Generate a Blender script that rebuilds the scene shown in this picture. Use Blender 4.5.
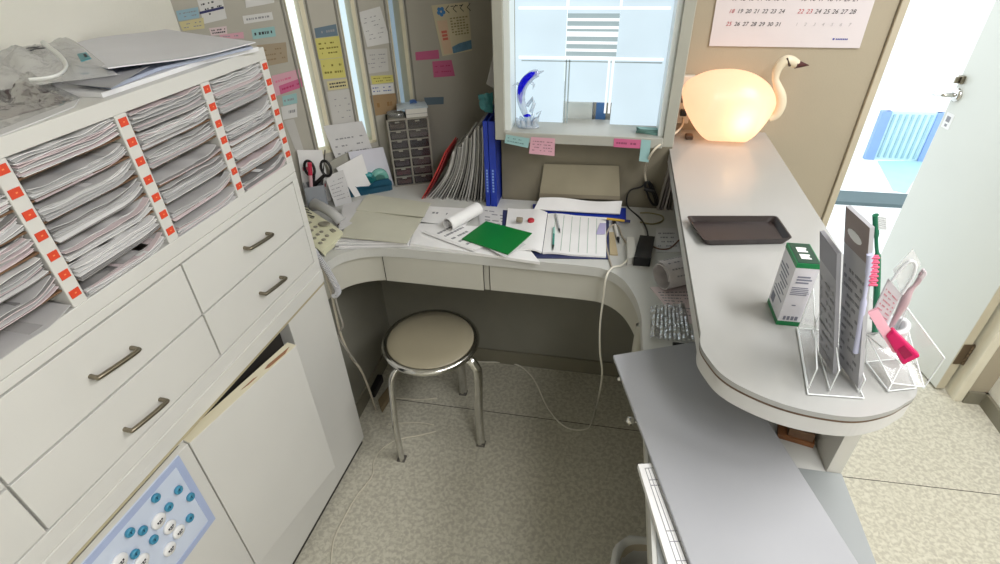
import bpy, bmesh, math, random
from mathutils import Matrix, Vector, noise

for o in list(bpy.data.objects):
    bpy.data.objects.remove(o)
SC = bpy.context.scene
COL = SC.collection
R = math.radians
rnd = random.Random(7)

# ------------------------------------------------------------------ camera
F_PX, CAM = 529.88, Vector((0.0156, -1.7422, 1.6602))
YAW, PITCH, ROLL = R(11.7565), R(-34.7411), R(-1.676)
FW = Vector((-math.sin(YAW) * math.cos(PITCH), math.cos(YAW) * math.cos(PITCH), math.sin(PITCH)))
RT = Vector((math.cos(YAW), math.sin(YAW), 0))
UP = RT.cross(FW)
RT, UP = math.cos(ROLL) * RT + math.sin(ROLL) * UP, -math.sin(ROLL) * RT + math.cos(ROLL) * UP
cd = bpy.data.cameras.new('camera')
cam = bpy.data.objects.new('camera', cd)
COL.objects.link(cam)
cd.sensor_width = 36.0
cd.lens = F_PX / 1000.0 * 36.0
cd.clip_start = 0.02
cam.matrix_world = Matrix(((RT.x, UP.x, -FW.x, CAM.x), (RT.y, UP.y, -FW.y, CAM.y), (RT.z, UP.z, -FW.z, CAM.z), (0, 0, 0, 1)))
SC.camera = cam

# ------------------------------------------------------------------ world, lights, exposure
W = bpy.data.worlds.new('sky')
SC.world = W
W.use_nodes = True
bgn = W.node_tree.nodes['Background']
bgn.inputs[0].default_value = (0.86, 0.94, 1.0, 1)
bgn.inputs[1].default_value = 2.2
SC.view_settings.view_transform = 'Standard'
SC.view_settings.look = 'None'
SC.view_settings.exposure = 0.12
SC.view_settings.gamma = 1.0
SC.view_settings.use_curve_mapping = False


def area(name, loc, rot, sx, sy, power, col):
    l = bpy.data.lights.new(name, 'AREA')
    l.shape = 'RECTANGLE'
    l.size, l.size_y, l.energy, l.color = sx, sy, power, col
    o = bpy.data.objects.new(name, l)
    o.location, o.rotation_euler = loc, rot
    COL.objects.link(o)
    return o


LAMPS = [('waiting_room_tube_light', (1.18, -0.95, 2.385), 0.35, 1.2, 27.0),
         ('added_fill_light', (0.72, -2.15, 2.385), 0.35, 1.0, 19.0)]  # second lamp is an added unseen fill that brightens the cabinet side
for nm, loc, sx, sy, pw in LAMPS:
    area(nm, loc, (0, 0, 0), sx, sy, pw, (0.985, 0.982, 1.0))


# ------------------------------------------------------------------ pixel of the photo -> point in the room
def ray(u, v):
    return FW + (u - 500) / F_PX * RT + (282 - v) / F_PX * UP


def onp(u, v, P, n):
    d = ray(u, v)
    return CAM + d * ((Vector(P) - CAM).dot(n) / d.dot(n))


def AZ(u, v, z): return onp(u, v, (0, 0, z), Vector((0, 0, 1)))
def AY(u, v, y): return onp(u, v, (0, y, 0), Vector((0, 1, 0)))
def AX(u, v, x): return onp(u, v, (x, 0, 0), Vector((1, 0, 0)))


# ------------------------------------------------------------------ materials
def lin(c):
    return tuple(((x / 255.0) / 12.92 if x / 255.0 <= 0.04045 else ((x / 255.0 + 0.055) / 1.055) ** 2.4) for x in c)


MATS = {}


def mat(name, rgb, rough=0.5, metal=0.0, var=0.05, scale=8.0, bump=0.0, bscale=60.0, emit=None, estr=0.0, trans=0.0, ior=1.45, spec=0.5, detail=3.0, coat=0.0):
    if name in MATS:
        return MATS[name]
    m = bpy.data.materials.new(name)
    m.use_nodes = True
    nt = m.node_tree
    b = nt.nodes['Principled BSDF']
    c = lin(rgb)
    tc = nt.nodes.new('ShaderNodeTexCoord')
    nz = nt.nodes.new('ShaderNodeTexNoise')
    nz.inputs['Scale'].default_value = scale
    nz.inputs['Detail'].default_value = detail
    nt.links.new(tc.outputs['Object'], nz.inputs['Vector'])
    rp = nt.nodes.new('ShaderNodeValToRGB')
    rp.color_ramp.elements[0].position = 0.3
    rp.color_ramp.elements[1].position = 0.7
    rp.color_ramp.elements[0].color = tuple(max(0, x * (1 - var)) for x in c) + (1,)
    rp.color_ramp.elements[1].color = tuple(min(1, x * (1 + var)) for x in c) + (1,)
    nt.links.new(nz.outputs['Fac'], rp.inputs['Fac'])
    nt.links.new(rp.outputs['Color'], b.inputs['Base Color'])
    b.inputs['Roughness'].default_value = rough
    b.inputs['Metallic'].default_value = metal
    b.inputs['Specular IOR Level'].default_value = spec
    b.inputs['Coat Weight'].default_value = coat
    b.inputs['Coat Roughness'].default_value = 0.08
    if trans:
        b.inputs['Transmission Weight'].default_value = trans
        b.inputs['IOR'].default_value = ior
    if emit:
        b.inputs['Emission Color'].default_value = lin(emit) + (1,)
        b.inputs['Emission Strength'].default_value = estr
    if bump:
        n2 = nt.nodes.new('ShaderNodeTexNoise')
        n2.inputs['Scale'].default_value = bscale
        nt.links.new(tc.outputs['Object'], n2.inputs['Vector'])
        bp = nt.nodes.new('ShaderNodeBump')
        bp.inputs['Strength'].default_value = bump
        bp.inputs['Distance'].default_value = 0.004
        nt.links.new(n2.outputs['Fac'], bp.inputs['Height'])
        nt.links.new(bp.outputs['Normal'], b.inputs['Normal'])
    MATS[name] = m
    return m


def clear(name, rgb=(255, 255, 255), gl=0.10, rough=0.05, body=0.0, bodyc=(235, 235, 235), bump=0.0, fr=0.5):
    """clear film or acrylic: see-through with a gloss that grows at grazing angles"""
    if name in MATS:
        return MATS[name]
    m = bpy.data.materials.new(name)
    m.use_nodes = True
    nt = m.node_tree
    nt.nodes.clear()
    out = nt.nodes.new('ShaderNodeOutputMaterial')
    tr = nt.nodes.new('ShaderNodeBsdfTransparent')
    tr.inputs[0].default_value = lin(rgb) + (1,)
    gs = nt.nodes.new('ShaderNodeBsdfGlossy')
    gs.inputs['Roughness'].default_value = rough
    df = nt.nodes.new('ShaderNodeBsdfDiffuse')
    df.inputs[0].default_value = lin(bodyc) + (1,)
    m1 = nt.nodes.new('ShaderNodeMixShader')
    m1.inputs[0].default_value = body
    m2 = nt.nodes.new('ShaderNodeMixShader')
    lw = nt.nodes.new('ShaderNodeLayerWeight')
    lw.inputs['Blend'].default_value = 0.25
    ma = nt.nodes.new('ShaderNodeMath')
    ma.operation = 'MULTIPLY_ADD'
    ma.inputs[1].default_value = fr
    ma.inputs[2].default_value = gl * 0.4
    nt.links.new(lw.outputs['Fresnel'], ma.inputs[0])
    nt.links.new(ma.outputs[0], m2.inputs[0])
    nt.links.new(tr.outputs[0], m1.inputs[1])
    nt.links.new(df.outputs[0], m1.inputs[2])
    nt.links.new(m1.outputs[0], m2.inputs[1])
    nt.links.new(gs.outputs[0], m2.inputs[2])
    if bump:
        tc = nt.nodes.new('ShaderNodeTexCoord')
        nz = nt.nodes.new('ShaderNodeTexNoise')
        nz.inputs['Scale'].default_value = 35
        nt.links.new(tc.outputs['Object'], nz.inputs['Vector'])
        bp = nt.nodes.new('ShaderNodeBump')
        bp.inputs['Strength'].default_value = bump
        bp.inputs['Distance'].default_value = 0.01
        nt.links.new(nz.outputs['Fac'], bp.inputs['Height'])
        nt.links.new(bp.outputs['Normal'], gs.inputs['Normal'])
    nt.links.new(m2.outputs[0], out.inputs[0])
    MATS[name] = m
    return m


def floor_mat():
    m = bpy.data.materials.new('mottled_vinyl')
    m.use_nodes = True
    nt = m.node_tree
    b = nt.nodes['Principled BSDF']
    tc = nt.nodes.new('ShaderNodeTexCoord')
    n1 = nt.nodes.new('ShaderNodeTexNoise')
    n1.inputs['Scale'].default_value = 80
    n1.inputs['Detail'].default_value = 4
    n1.inputs['Distortion'].default_value = 0.6
    nt.links.new(tc.outputs['Object'], n1.inputs['Vector'])
    rp = nt.nodes.new('ShaderNodeValToRGB')
    e = rp.color_ramp.elements
    e[0].position, e[0].color = 0.40, lin((180, 175, 160)) + (1,)
    e[1].position, e[1].color = 0.62, lin((206, 202, 186)) + (1,)
    e.new(0.50).color = lin((194, 190, 173)) + (1,)
    nt.links.new(n1.outputs['Fac'], rp.inputs['Fac'])
    nt.links.new(rp.outputs['Color'], b.inputs['Base Color'])
    b.inputs['Roughness'].default_value = 0.42
    return m


def frosted_mat(name, rgb, strength):
    """obscured glass lit from behind by daylight"""
    m = bpy.data.materials.new(name)
    m.use_nodes = True
    nt = m.node_tree
    b = nt.nodes['Principled BSDF']
    b.inputs['Base Color'].default_value = lin(tuple(x * .35 for x in rgb)) + (1,)
    b.inputs['Roughness'].default_value = 0.35
    tc = nt.nodes.new('ShaderNodeTexCoord')
    nz = nt.nodes.new('ShaderNodeTexNoise')
    nz.inputs['Scale'].default_value = 5
    nt.links.new(tc.outputs['Object'], nz.inputs['Vector'])
    rp = nt.nodes.new('ShaderNodeValToRGB')
    c = lin(rgb)
    rp.color_ramp.elements[0].color = tuple(x * 0.86 for x in c) + (1,)
    rp.color_ramp.elements[1].color = tuple(min(1, x * 1.1) for x in c) + (1,)
    nt.links.new(nz.outputs['Fac'], rp.inputs['Fac'])
    nt.links.new(rp.outputs['Color'], b.inputs['Emission Color'])
    b.inputs['Emission Strength'].default_value = strength
    return m


def shade_mat():
    """milk glass of the lamp: light of the bulb scatters through it"""
    m = bpy.data.materials.new('milk_glass')
    m.use_nodes = True
    nt = m.node_tree
    nt.nodes.clear()
    out = nt.nodes.new('ShaderNodeOutputMaterial')
    tl = nt.nodes.new('ShaderNodeBsdfTranslucent')
    tl.inputs[0].default_value = (1.0, 0.80, 0.60, 1)
    df = nt.nodes.new('ShaderNodeBsdfDiffuse')
    df.inputs[0].default_value = (0.50, 0.40, 0.33, 1)
    m1 = nt.nodes.new('ShaderNodeMixShader')
    m1.inputs[0].default_value = 0.45
    em = nt.nodes.new('ShaderNodeEmission')
    em.inputs[0].default_value = (1.0, 0.62, 0.43, 1)
    em.inputs[1].default_value = 0.44
    ad = nt.nodes.new('ShaderNodeAddShader')
    gs = nt.nodes.new('ShaderNodeBsdfGlossy')
    gs.inputs['Roughness'].default_value = 0.25
    m2 = nt.nodes.new('ShaderNodeMixShader')
    m2.inputs[0].default_value = 0.025
    nt.links.new(tl.outputs[0], m1.inputs[1])
    nt.links.new(df.outputs[0], m1.inputs[2])
    nt.links.new(m1.outputs[0], m2.inputs[1])
    nt.links.new(gs.outputs[0], m2.inputs[2])
    nt.links.new(m2.outputs[0], ad.inputs[0])
    nt.links.new(em.outputs[0], ad.inputs[1])
    nt.links.new(ad.outputs[0], out.inputs[0])
    return m


WHITE_PAINT = mat('white_laminate', (216, 215, 210), 0.38, var=0.03, scale=3)
CREAM = mat('cream_edge', (214, 207, 182), 0.5, var=0.05)
WALL = mat('cream_wall', (234, 232, 222), 0.75, var=0.03, scale=2, bump=0.12, bscale=160)
DIAGW = mat('grey_cream_panel', (176, 172, 161), 0.6, var=0.04, scale=3)
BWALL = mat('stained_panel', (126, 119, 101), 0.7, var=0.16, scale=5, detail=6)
CEIL = mat('white_ceiling', (232, 230, 224), 0.8, var=0.02)
DESK = mat('desk_laminate', (190, 188, 177), 0.45, var=0.03, scale=3)
DESKTOP = mat('desk_top_laminate', (197, 197, 192), 0.4, var=0.05, scale=4)
COUNTER = mat('counter_laminate', (170, 170, 167), 0.2, var=0.02, scale=2)
EDGE_BROWN = mat('brown_edge_line', (96, 74, 56), 0.6, var=0.3, scale=20)
CHROME = mat('chrome', (205, 204, 200), 0.16, 1.0, var=0.06, scale=30)
NICKEL = mat('brushed_handle', (140, 132, 116), 0.3, 1.0, var=0.08, scale=40)
PAPER = mat('white_paper', (234, 233, 232), 0.8, var=0.03, scale=12)
PAPER2 = mat('grey_white_paper', (206, 205, 205), 0.8, var=0.05, scale=12)
PAPER3 = mat('pinkish_paper', (222, 206, 208), 0.8, var=0.05, scale=12)
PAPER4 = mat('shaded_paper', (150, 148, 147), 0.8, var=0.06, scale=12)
INK = mat('ink', (52, 52, 58), 0.7, var=0.1)
GREYINK = mat('grey_ink', (142, 142, 146), 0.7, var=0.1)
HARDB = mat('brown_hardboard', (112, 84, 60), 0.65, var=0.12, scale=30)
RED = mat('red_sticker', (222, 74, 44), 0.5, var=0.08)
BLACK = mat('black_plastic', (22, 22, 24), 0.4, var=0.1)
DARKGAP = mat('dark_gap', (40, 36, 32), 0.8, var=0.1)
BLUEB = mat('blue_binder', (24, 52, 160), 0.4, var=0.06)
GREEN = mat('green_folder', (0, 116, 46), 0.4, var=0.05)
BEIGE = mat('beige_folder', (196, 194, 177), 0.6, var=0.04)
ACR = clear('clear_acrylic', gl=0.05, rough=0.12, body=0.06, fr=.12)
ACRE = mat('acrylic_edge_glint', (236, 240, 240), 0.2, var=0.02)  # white strips painting the bright glint along clear acrylic edges
FILM = clear('clear_film', gl=0.05, rough=0.2, body=0.30, bodyc=(250, 250, 250), bump=0.8, fr=.2)
FILM2 = clear('bag_film', gl=0.16, rough=0.1, body=0.08, bodyc=(240, 240, 240), bump=0.8, fr=.3)
FLOORM = floor_mat()


# ------------------------------------------------------------------ mesh builder
class MB:
    def __init__(s):
        s.v, s.f, s.mi, s.sm = [], [], [], []
        s.T = Matrix.Identity(4)
        s.m = 0

    def add(s, vs, fs, smooth=False):
        b = len(s.v)
        s.v += [s.T @ Vector(p) for p in vs]
        for f in fs:
            s.f.append([b + i for i in f])
            s.mi.append(s.m)
            s.sm.append(smooth)
        return s

    def box(s, x0, x1, y0, y1, z0, z1):
        vs = [(x, y, z) for z in (z0, z1) for y in (y0, y1) for x in (x0, x1)]
        return s.add(vs, [(0, 2, 3, 1), (4, 5, 7, 6), (0, 1, 5, 4), (2, 6, 7, 3), (0, 4, 6, 2), (1, 3, 7, 5)])

    def prism(s, poly, z0, z1, smooth=False):
        n = len(poly)
        a = sum(poly[i][0] * poly[(i + 1) % n][1] - poly[(i + 1) % n][0] * poly[i][1] for i in range(n))
        if a < 0:
            poly = poly[::-1]
        vs = [(p[0], p[1], z0) for p in poly] + [(p[0], p[1], z1) for p in poly]
        s.add(vs, [tuple(range(n))[::-1], tuple(range(n, 2 * n))])
        return s.add(vs, [(i, (i + 1) % n, n + (i + 1) % n, n + i) for i in range(n)], smooth)

    def tube(s, pts, r, n=8, ry=None, closed=False):
        pts = [Vector(p) for p in pts]
        k = len(pts)
        rs = r if isinstance(r, (list, tuple)) else [r] * k
        tg = []
        for i in range(k):
            if closed:
                a, b = pts[(i - 1) % k], pts[(i + 1) % k]
            else:
                a, b = pts[max(i - 1, 0)], pts[min(i + 1, k - 1)]
            t = b - a
            tg.append(t.normalized() if t.length > 1e-9 else Vector((0, 0, 1)))
        u = tg[0].orthogonal().normalized()
        vs = []
        for i in range(k):
            u = (u - tg[i] * u.dot(tg[i]))
            u = u.normalized() if u.length > 1e-6 else tg[i].orthogonal().normalized()
            w = tg[i].cross(u)
            for j in range(n):
                a = 2 * math.pi * j / n
                vs.append(pts[i] + u * (rs[i] * math.cos(a)) + w * (rs[i] * (ry or 1) * math.sin(a)))
        fs = []
        for i in range(k if closed else k - 1):
            for j in range(n):
                i2 = (i + 1) % k
                fs.append((i * n + j, i * n + (j + 1) % n, i2 * n + (j + 1) % n, i2 * n + j))
        s.add(vs, fs, True)
        if not closed:
            s.add(vs, [tuple(range(n))[::-1], tuple((k - 1) * n + j for j in range(n))])
        return s

    def lathe(s, prof, n=32, sx=1, sy=1):
        vs, fs = [], []
        for r, z in prof:
            for j in range(n):
                a = 2 * math.pi * j / n
                vs.append((max(r, 1e-5) * math.cos(a) * sx, max(r, 1e-5) * math.sin(a) * sy, z))
        for i in range(len(prof) - 1):
            for j in range(n):
                fs.append((i * n + j, i * n + (j + 1) % n, (i + 1) * n + (j + 1) % n, (i + 1) * n + j))
        s.add(vs, fs, True)
        s.add(vs, [tuple(range(n))[::-1], tuple((len(prof) - 1) * n + j for j in range(n))])
        return s

    def ball(s, c, rx, ry=None, rz=None, n=14):
        ry, rz = ry or rx, rz or rx
        prof = [(math.sin(math.pi * i / n), -math.cos(math.pi * i / n)) for i in range(n + 1)]
        T = s.T
        s.T = T @ Matrix.Translation(c) @ Matrix.Diagonal((rx, ry, rz, 1))
        s.lathe(prof, 2 * n)
        s.T = T
        return s

    def slab(s, p, th, away=None):
        """solid plate with the given corners as its face and th of thickness behind it"""
        p = [Vector(q) for q in p]
        n = Vector((0, 0, 0))
        for i in range(len(p)):
            n += (p[i] - p[0]).cross(p[(i + 1) % len(p)] - p[0])
        n.normalize()
        if n.dot(p[0] - CAM) > 0:
            p = p[::-1]
            n = -n
        k = len(p)
        vs = p + [q - n * th for q in p]
        return s.add(vs, [tuple(range(k)), tuple(range(k, 2 * k))[::-1]] + [(i, k + i, k + (i + 1) % k, (i + 1) % k) for i in range(k)])

    def sheet(s, fn, nu, nv, th=0.0008, smooth=True):
        """solid curved sheet: fn(a,b) -> point, a,b in 0..1"""
        P = [[Vector(fn(i / nu, j / nv)) for j in range(nv + 1)] for i in range(nu + 1)]
        top, bot = [], []
        zs = sum(((P[i + 1][j] - P[i][j]).cross(P[i][j + 1] - P[i][j])).normalized().z for i in range(nu) for j in range(nv)) / (nu * nv)
        if zs < -0.4:
            th = -th
        for i in range(nu + 1):
            for j in range(nv + 1):
                du = P[min(i + 1, nu)][j] - P[max(i - 1, 0)][j]
                dv = P[i][min(j + 1, nv)] - P[i][max(j - 1, 0)]
                n = du.cross(dv)
                n = n.normalized() if n.length > 1e-9 else Vector((0, 0, 1))
                top.append(P[i][j])
                bot.append(P[i][j] - n * th)
        w = nv + 1
        N = len(top)
        fs = []
        for i in range(nu):
            for j in range(nv):
                a, b, c, d = i * w + j, (i + 1) * w + j, (i + 1) * w + j + 1, i * w + j + 1
                fs += [(a, b, c, d), (N + a, N + d, N + c, N + b)]
        s.add(top + bot, fs, smooth)
        rim = []
        for i in range(nu):
            a, b = i * w, (i + 1) * w
            rim += [(a, N + a, N + b, b)]
            a, b = i * w + nv, (i + 1) * w + nv
            rim += [(a, b, N + b, N + a)]
        for j in range(nv):
            a, b = j, j + 1
            rim += [(a, b, N + b, N + a)]
            a, b = nu * w + j, nu * w + j + 1
            rim += [(a, N + a, N + b, b)]
        return s.add(top + bot, rim)

    def text(s, body, size, T, shear=0.0, depth=0.0002):
        cu = bpy.data.curves.new('t', 'FONT')
        cu.body, cu.size, cu.shear, cu.extrude = body, size, shear, depth
        cu.align_x = 'CENTER'
        cu.resolution_u = 3
        ob = bpy.data.objects.new('t', cu)
        COL.objects.link(ob)
        dg = bpy.context.evaluated_depsgraph_get()
        me = bpy.data.meshes.new_from_object(ob.evaluated_get(dg))
        old = s.T
        s.T = old @ T
        s.add([v.co for v in me.vertices], [tuple(p.vertices) for p in me.polygons])
        s.T = old
        bpy.data.objects.remove(ob)
        bpy.data.curves.remove(cu)
        bpy.data.meshes.remove(me)
        return s

    def build(s, name, mats, parent=None, origin=None, bevel=0.0, world=False, loc=None):
        """ONE mesh object; origin: where the object's base stands (its vertices are given in room coordinates)"""
        me = bpy.data.meshes.new(name)
        if world and parent is not None:
            inv = BASE[parent].inverted()
        elif origin is not None:
            inv = Matrix.Translation(-Vector(origin))
        else:
            inv = Matrix.Identity(4)
        me.from_pydata([inv @ p for p in s.v], [], s.f)
        if not isinstance(mats, (list, tuple)):
            mats = [mats]
        for m in mats:
            me.materials.append(m)
        me.polygons.foreach_set('material_index', s.mi)
        me.polygons.foreach_set('use_smooth', s.sm)
        me.update()
        o = bpy.data.objects.new(name, me)
        COL.objects.link(o)
        if parent is not None:
            o.parent = parent
            BASE[o] = BASE[parent]
        else:
            if origin is not None:
                o.location = origin
            if loc is not None:
                o.location = loc
            BASE[o] = Matrix.Translation(o.location)
        if bevel:
            bm = o.modifiers.new('bevel', 'BEVEL')
            bm.width, bm.segments, bm.limit_method, bm.angle_limit = bevel, 2, 'ANGLE', R(50)
        return o


BASE = {}


def tag(o, label, cat, group=None, kind=None):
    o['label'], o['category'] = label, cat
    if group:
        o['group'] = group
    if kind:
        o['kind'] = kind
    return o


def thing(name, label, cat, loc=(0, 0, 0), rotz=0.0, group=None):
    o = bpy.data.objects.new(name, None)
    o.empty_display_size = 0.05
    COL.objects.link(o)
    o.location, o.rotation_euler = loc, (0, 0, rotz)
    BASE[o] = Matrix.Translation(loc) @ Matrix.Rotation(rotz, 4, 'Z')
    return tag(o, label, cat, group)


def struct(m, name, mats, **k):
    o = m.build(name, mats, **k)
    if o.parent is None:
        o['kind'] = 'structure'
    return o


def lerp(a, b, t): return Vector(a) * (1 - t) + Vector(b) * t


def bil(P, a, b):
    return lerp(lerp(P[0], P[1], a), lerp(P[3], P[2], a), b)


def smooth_path(pts, n=8):
    pts = [Vector(p) for p in pts]
    out = []
    for i in range(len(pts) - 1):
        p0, p1, p2, p3 = pts[max(i - 1, 0)], pts[i], pts[i + 1], pts[min(i + 2, len(pts) - 1)]
        for k in range(n):
            t = k / n
            out.append(0.5 * ((2 * p1) + (-p0 + p2) * t + (2 * p0 - 5 * p1 + 4 * p2 - p3) * t * t + (-p0 + 3 * p1 - 3 * p2 + p3) * t ** 3))
    out.append(pts[-1])
    return out


def scrib(m, P, rows, seed, a0=0.1, a1=0.9, b0=0.15, b1=0.85, h=0.3, lift=0.0007, dens=0.75, mi=1):
    """rows of written words on the plate with corners P (left-top, right-top, right-bottom, left-bottom)"""
    r = random.Random(seed)
    n = (Vector(P[1]) - Vector(P[0])).cross(Vector(P[3]) - Vector(P[0])).normalized()
    if n.dot(Vector(P[0]) - CAM) > 0:
        n = -n
    old = m.m
    m.m = mi
    for k in range(rows):
        b = b0 + (b1 - b0) * (k + 0.5) / rows
        hb = (b1 - b0) / rows * h
        a = a0
        while a < a1:
            w = r.uniform(0.03, 0.11)
            if r.random() < dens:
                q = [bil(P, a, b - hb / 2), bil(P, min(a + w, a1), b - hb / 2), bil(P, min(a + w, a1), b + hb / 2), bil(P, a, b + hb / 2)]
                m.slab([x + n * lift for x in q], lift * 0.8)
            a += w + r.uniform(0.015, 0.04)
    m.m = old


# ================================================================== THE ROOM
YW = 0.20                                   # wall with the calendar and the door
DC = 0.88                                   # diagonal wall: y = x + DC
XL = -1.185                                 # left wall
XR = 1.60                                   # right wall
YF, ZC = -3.2, 2.4
D = 0.805                                   # desk height
ZK = 1.018                                  # counter height
DN = Vector((math.sqrt(.5), -math.sqrt(.5), 0))
DU = Vector((math.sqrt(.5), math.sqrt(.5), 0))
DP = Vector((0, DC, 0))


def DG(u, v, off=0.0): return onp(u, v, DP + DN * off, DN)


struct(MB().prism([(XL - .1, YF - .1), (XR + .1, YF - .1), (XR + .1, YW + .1), (.24, YW + .1), (.24, .75), (XL - .1, .75)], -.06, 0), 'floor', FLOORM)
m = MB()
for (u0, v0, u1, v1, a, b) in ((500, 413, 638, 431, -.75, .5), (845, 477, 1000, 495, .5, 1.6)):
    p, q = AZ(u0, v0, 0), AZ(u1, v1, 0)
    k = (q.y - p.y) / (q.x - p.x)
    m.slab([(a, p.y + k * (a - p.x) + .0012, .0006), (b, p.y + k * (b - p.x) + .0012, .0006), (b, p.y + k * (b - p.x) - .0012, .0006), (a, p.y + k * (a - p.x) - .0012, .0006)], .0005)
struct(m, 'trim_1', DARKGAP)
struct(MB().box(XL - .1, XR + .1, YF - .1, YW + .35, ZC, ZC + .08), 'ceiling', CEIL)
struct(MB().box(XL - .1, XL, YF - .1, XL + DC + .02, 0, ZC), 'wall_left', WALL)
struct(MB().box(XR, XR + .1, YF - .1, YW + .1, 0, ZC), 'wall_right', WALL)
struct(MB().box(XL - .1, XR + .1, YF - .1, YF, 0, ZC), 'wall_front', WALL)

# diagonal wall with three slit windows
def dt(P): return (P - DP).dot(DU)
SL = [((284.8, 0), (317.8, 153), (304.7, 0), (331, 146)), ((335.5, 0), (361, 131), (356.8, 0), (374, 146)), ((387, 0), (400.5, 112), (403.5, 0), (411.8, 99))]
slits = []
for (a, b, c, d) in SL:
    t0 = (dt(DG(*a)) + dt(DG(*b))) / 2
    t1 = (dt(DG(*c)) + dt(DG(*d))) / 2
    slits.append((t0, t1))
SB, ST = DG(322, 154).z, 2.05
tA, tB = (XL - 0) / math.sqrt(.5) * 1.0, None
tA = (Vector((XL, XL + DC, 0)) - DP).dot(DU)
tB = (Vector((-.30, -.30 + DC, 0)) - DP).dot(DU)
DM = Matrix(((DU.x, DN.x, 0, DP.x), (DU.y, DN.y, 0, DP.y), (0, 0, 1, 0), (0, 0, 0, 1)))   # local x along wall, y towards the room
m = MB()
m.T = DM
edges = [tA - .05] + [e for s in slits for e in s] + [tB + .1]
m.box(edges[0], edges[-1], -.12, 0, 0, SB)
m.box(edges[0], edges[-1], -.12, 0, ST, ZC)
for i in range(0, len(edges), 2):
    m.box(edges[i], edges[i + 1], -.12, 0, SB, ST)
struct(m, 'wall_diagonal', DIAGW)
SLITG = [frosted_mat('slit_glass_white', (236, 247, 248), 1.15), frosted_mat('slit_glass_blue', (214, 236, 244), 1.0), frosted_mat('slit_glass_grey', (140, 160, 172), 0.8)]
SEAMG = mat('grey_seal', (128, 126, 118), 0.6)
for i, (t0, t1) in enumerate(slits):
    w = MB()
    w.T = DM
    w.box(t0, t1, -.060, -.050, SB, ST)
    o = struct(w, 'window_%d' % (i + 2), SLITG[i])
    f = MB()
    f.T = DM
    fr = .007
    f.box(t1 - .014, t1 + .0, -.049, .004, SB, ST)
    f.box(t0 - .0, t0 + .003, -.049, .004, SB, ST)
    f.box(t0, t1, -.049, .004, SB - .0, SB + .008)
    f.build('window_frame', CREAM, o)
    f = MB()
    f.T = DM
    for x in (t0 - .012, t1 + .007):
        f.box(x, x + .005, .0005, .004, SB - .02, ST)
    f.build('frame_seal', SEAMG, o)

# bump with the reception window, and the calendar wall
WX0, WX1, WYF = -.328, .228, -.10          # window box
WZ0 = 1.087
m = MB()
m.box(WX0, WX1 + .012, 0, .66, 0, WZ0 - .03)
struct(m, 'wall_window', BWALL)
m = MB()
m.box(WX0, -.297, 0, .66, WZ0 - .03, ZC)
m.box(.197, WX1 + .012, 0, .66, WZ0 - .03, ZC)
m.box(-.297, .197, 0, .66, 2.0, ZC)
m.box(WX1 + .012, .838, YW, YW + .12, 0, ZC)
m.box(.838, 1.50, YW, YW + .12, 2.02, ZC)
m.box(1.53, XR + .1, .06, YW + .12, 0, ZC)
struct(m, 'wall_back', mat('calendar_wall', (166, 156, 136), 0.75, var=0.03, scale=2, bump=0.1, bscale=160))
m = MB()                                    # window surround that stands out from the wall
m.box(WX0, -.297, WYF, 0, WZ0 - .028, 2.05)
m.box(.196, WX1, WYF, 0, WZ0 - .028, 2.05)
m.box(-.297, .196, WYF, 0, 2.0, 2.05)
wf = struct(m, 'window_1', mat('window_frame_paint', (164, 163, 152), 0.5, var=0.05), bevel=.002)
m = MB()
m.box(-.297, .196, WYF - .004, .06, WZ0 - .032, WZ0)
m.build('window_sill', mat('sill_paint', (170, 169, 160), 0.4, var=0.06), wf, bevel=.002)
m = MB()
m.box(-.297, -.279, -.085, .0, WZ0, 2.0)
m.box(.180, .196, -.085, .0, WZ0, 2.0)
m.build('window_track', mat('bright_track', (222, 228, 226), 0.3, var=0.02), wf)
FG = frosted_mat('frosted_glass', (207, 226, 236), 1.02)
FGW = frosted_mat('daylight_glow', (244, 252, 255), 1.1)
FGD = frosted_mat('louver_shade', (172, 192, 196), 0.78)
gy = .012


def wx(u, v): return AY(u, v, gy)


zc1, zc2 = wx(570, 58).z, wx(570, 8).z     # heights of the two rails
xa, xb = -.279, .181
xm0, xm1 = wx(563, 110).x, wx(611, 110).x
zl0, zl1 = wx(590, 60).z, wx(590, 14).z
m = MB()
m.box(xa, xm0, gy, gy + .006, WZ0, 2.0)
m.box(xm1, xb, gy, gy + .006, WZ0, 2.0)
m.box(xm0, xm1, gy + .012, gy + .018, wx(585, 103).z, zl0)
m.box(xm0, xm1, gy + .012, gy + .018, zl1, 2.0)
m.build('window_pane', FG, wf)
m = MB()
zz = [zl0 + (zl1 - zl0) * k / 6 for k in range(7)]
m.box(xm0, xm1, gy + .016, gy + .02, zl0, zl1)
m.m = 1
for k in range(6):
    m.box(xm0, xm1, gy + .008, gy + .014, zz[k] + .001, zz[k] + (.008 if k != 3 else .014))
m.build('louver', [FGD, FGW], wf)
m = MB()
for z in (zc1, zc2):
    m.box(xa + .012, xb - .008, gy - .006, gy, z - .003, z + .004)
m.box(xm0 - .003, xm0 + .004, gy - .003, gy + .008, zc2, 2.0)
m.box(xm1 - .003, xm1 + .004, gy - .003, gy + .008, zc2, 2.0)
m.box(xm1 - .010, xm1 - .003, gy - .003, gy + .01, wx(585, 103).z - .03, zl0)
m.box(xm1 - .022, xm1 - .016, gy - .003, gy + .01, wx(585, 103).z - .03, zl0)
m.build('glazing_bar', FGW, wf)  # emissive bars, the daylight glow is put into their material
m = MB()
m.box(xm0 + .012, xm0 + .016, gy - .002, gy + .004, WZ0, zl0)
m.box(xm0 + .002, xm0 + .006, gy - .002, gy + .004, WZ0, zl0)
m.box(xa + .02, xb - .01, gy - .002, gy + .002, zc1 - .011, zc1 - .008)
m.build('sash_line', mat('grey_line', (168, 184, 188), 0.5), wf)

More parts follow.
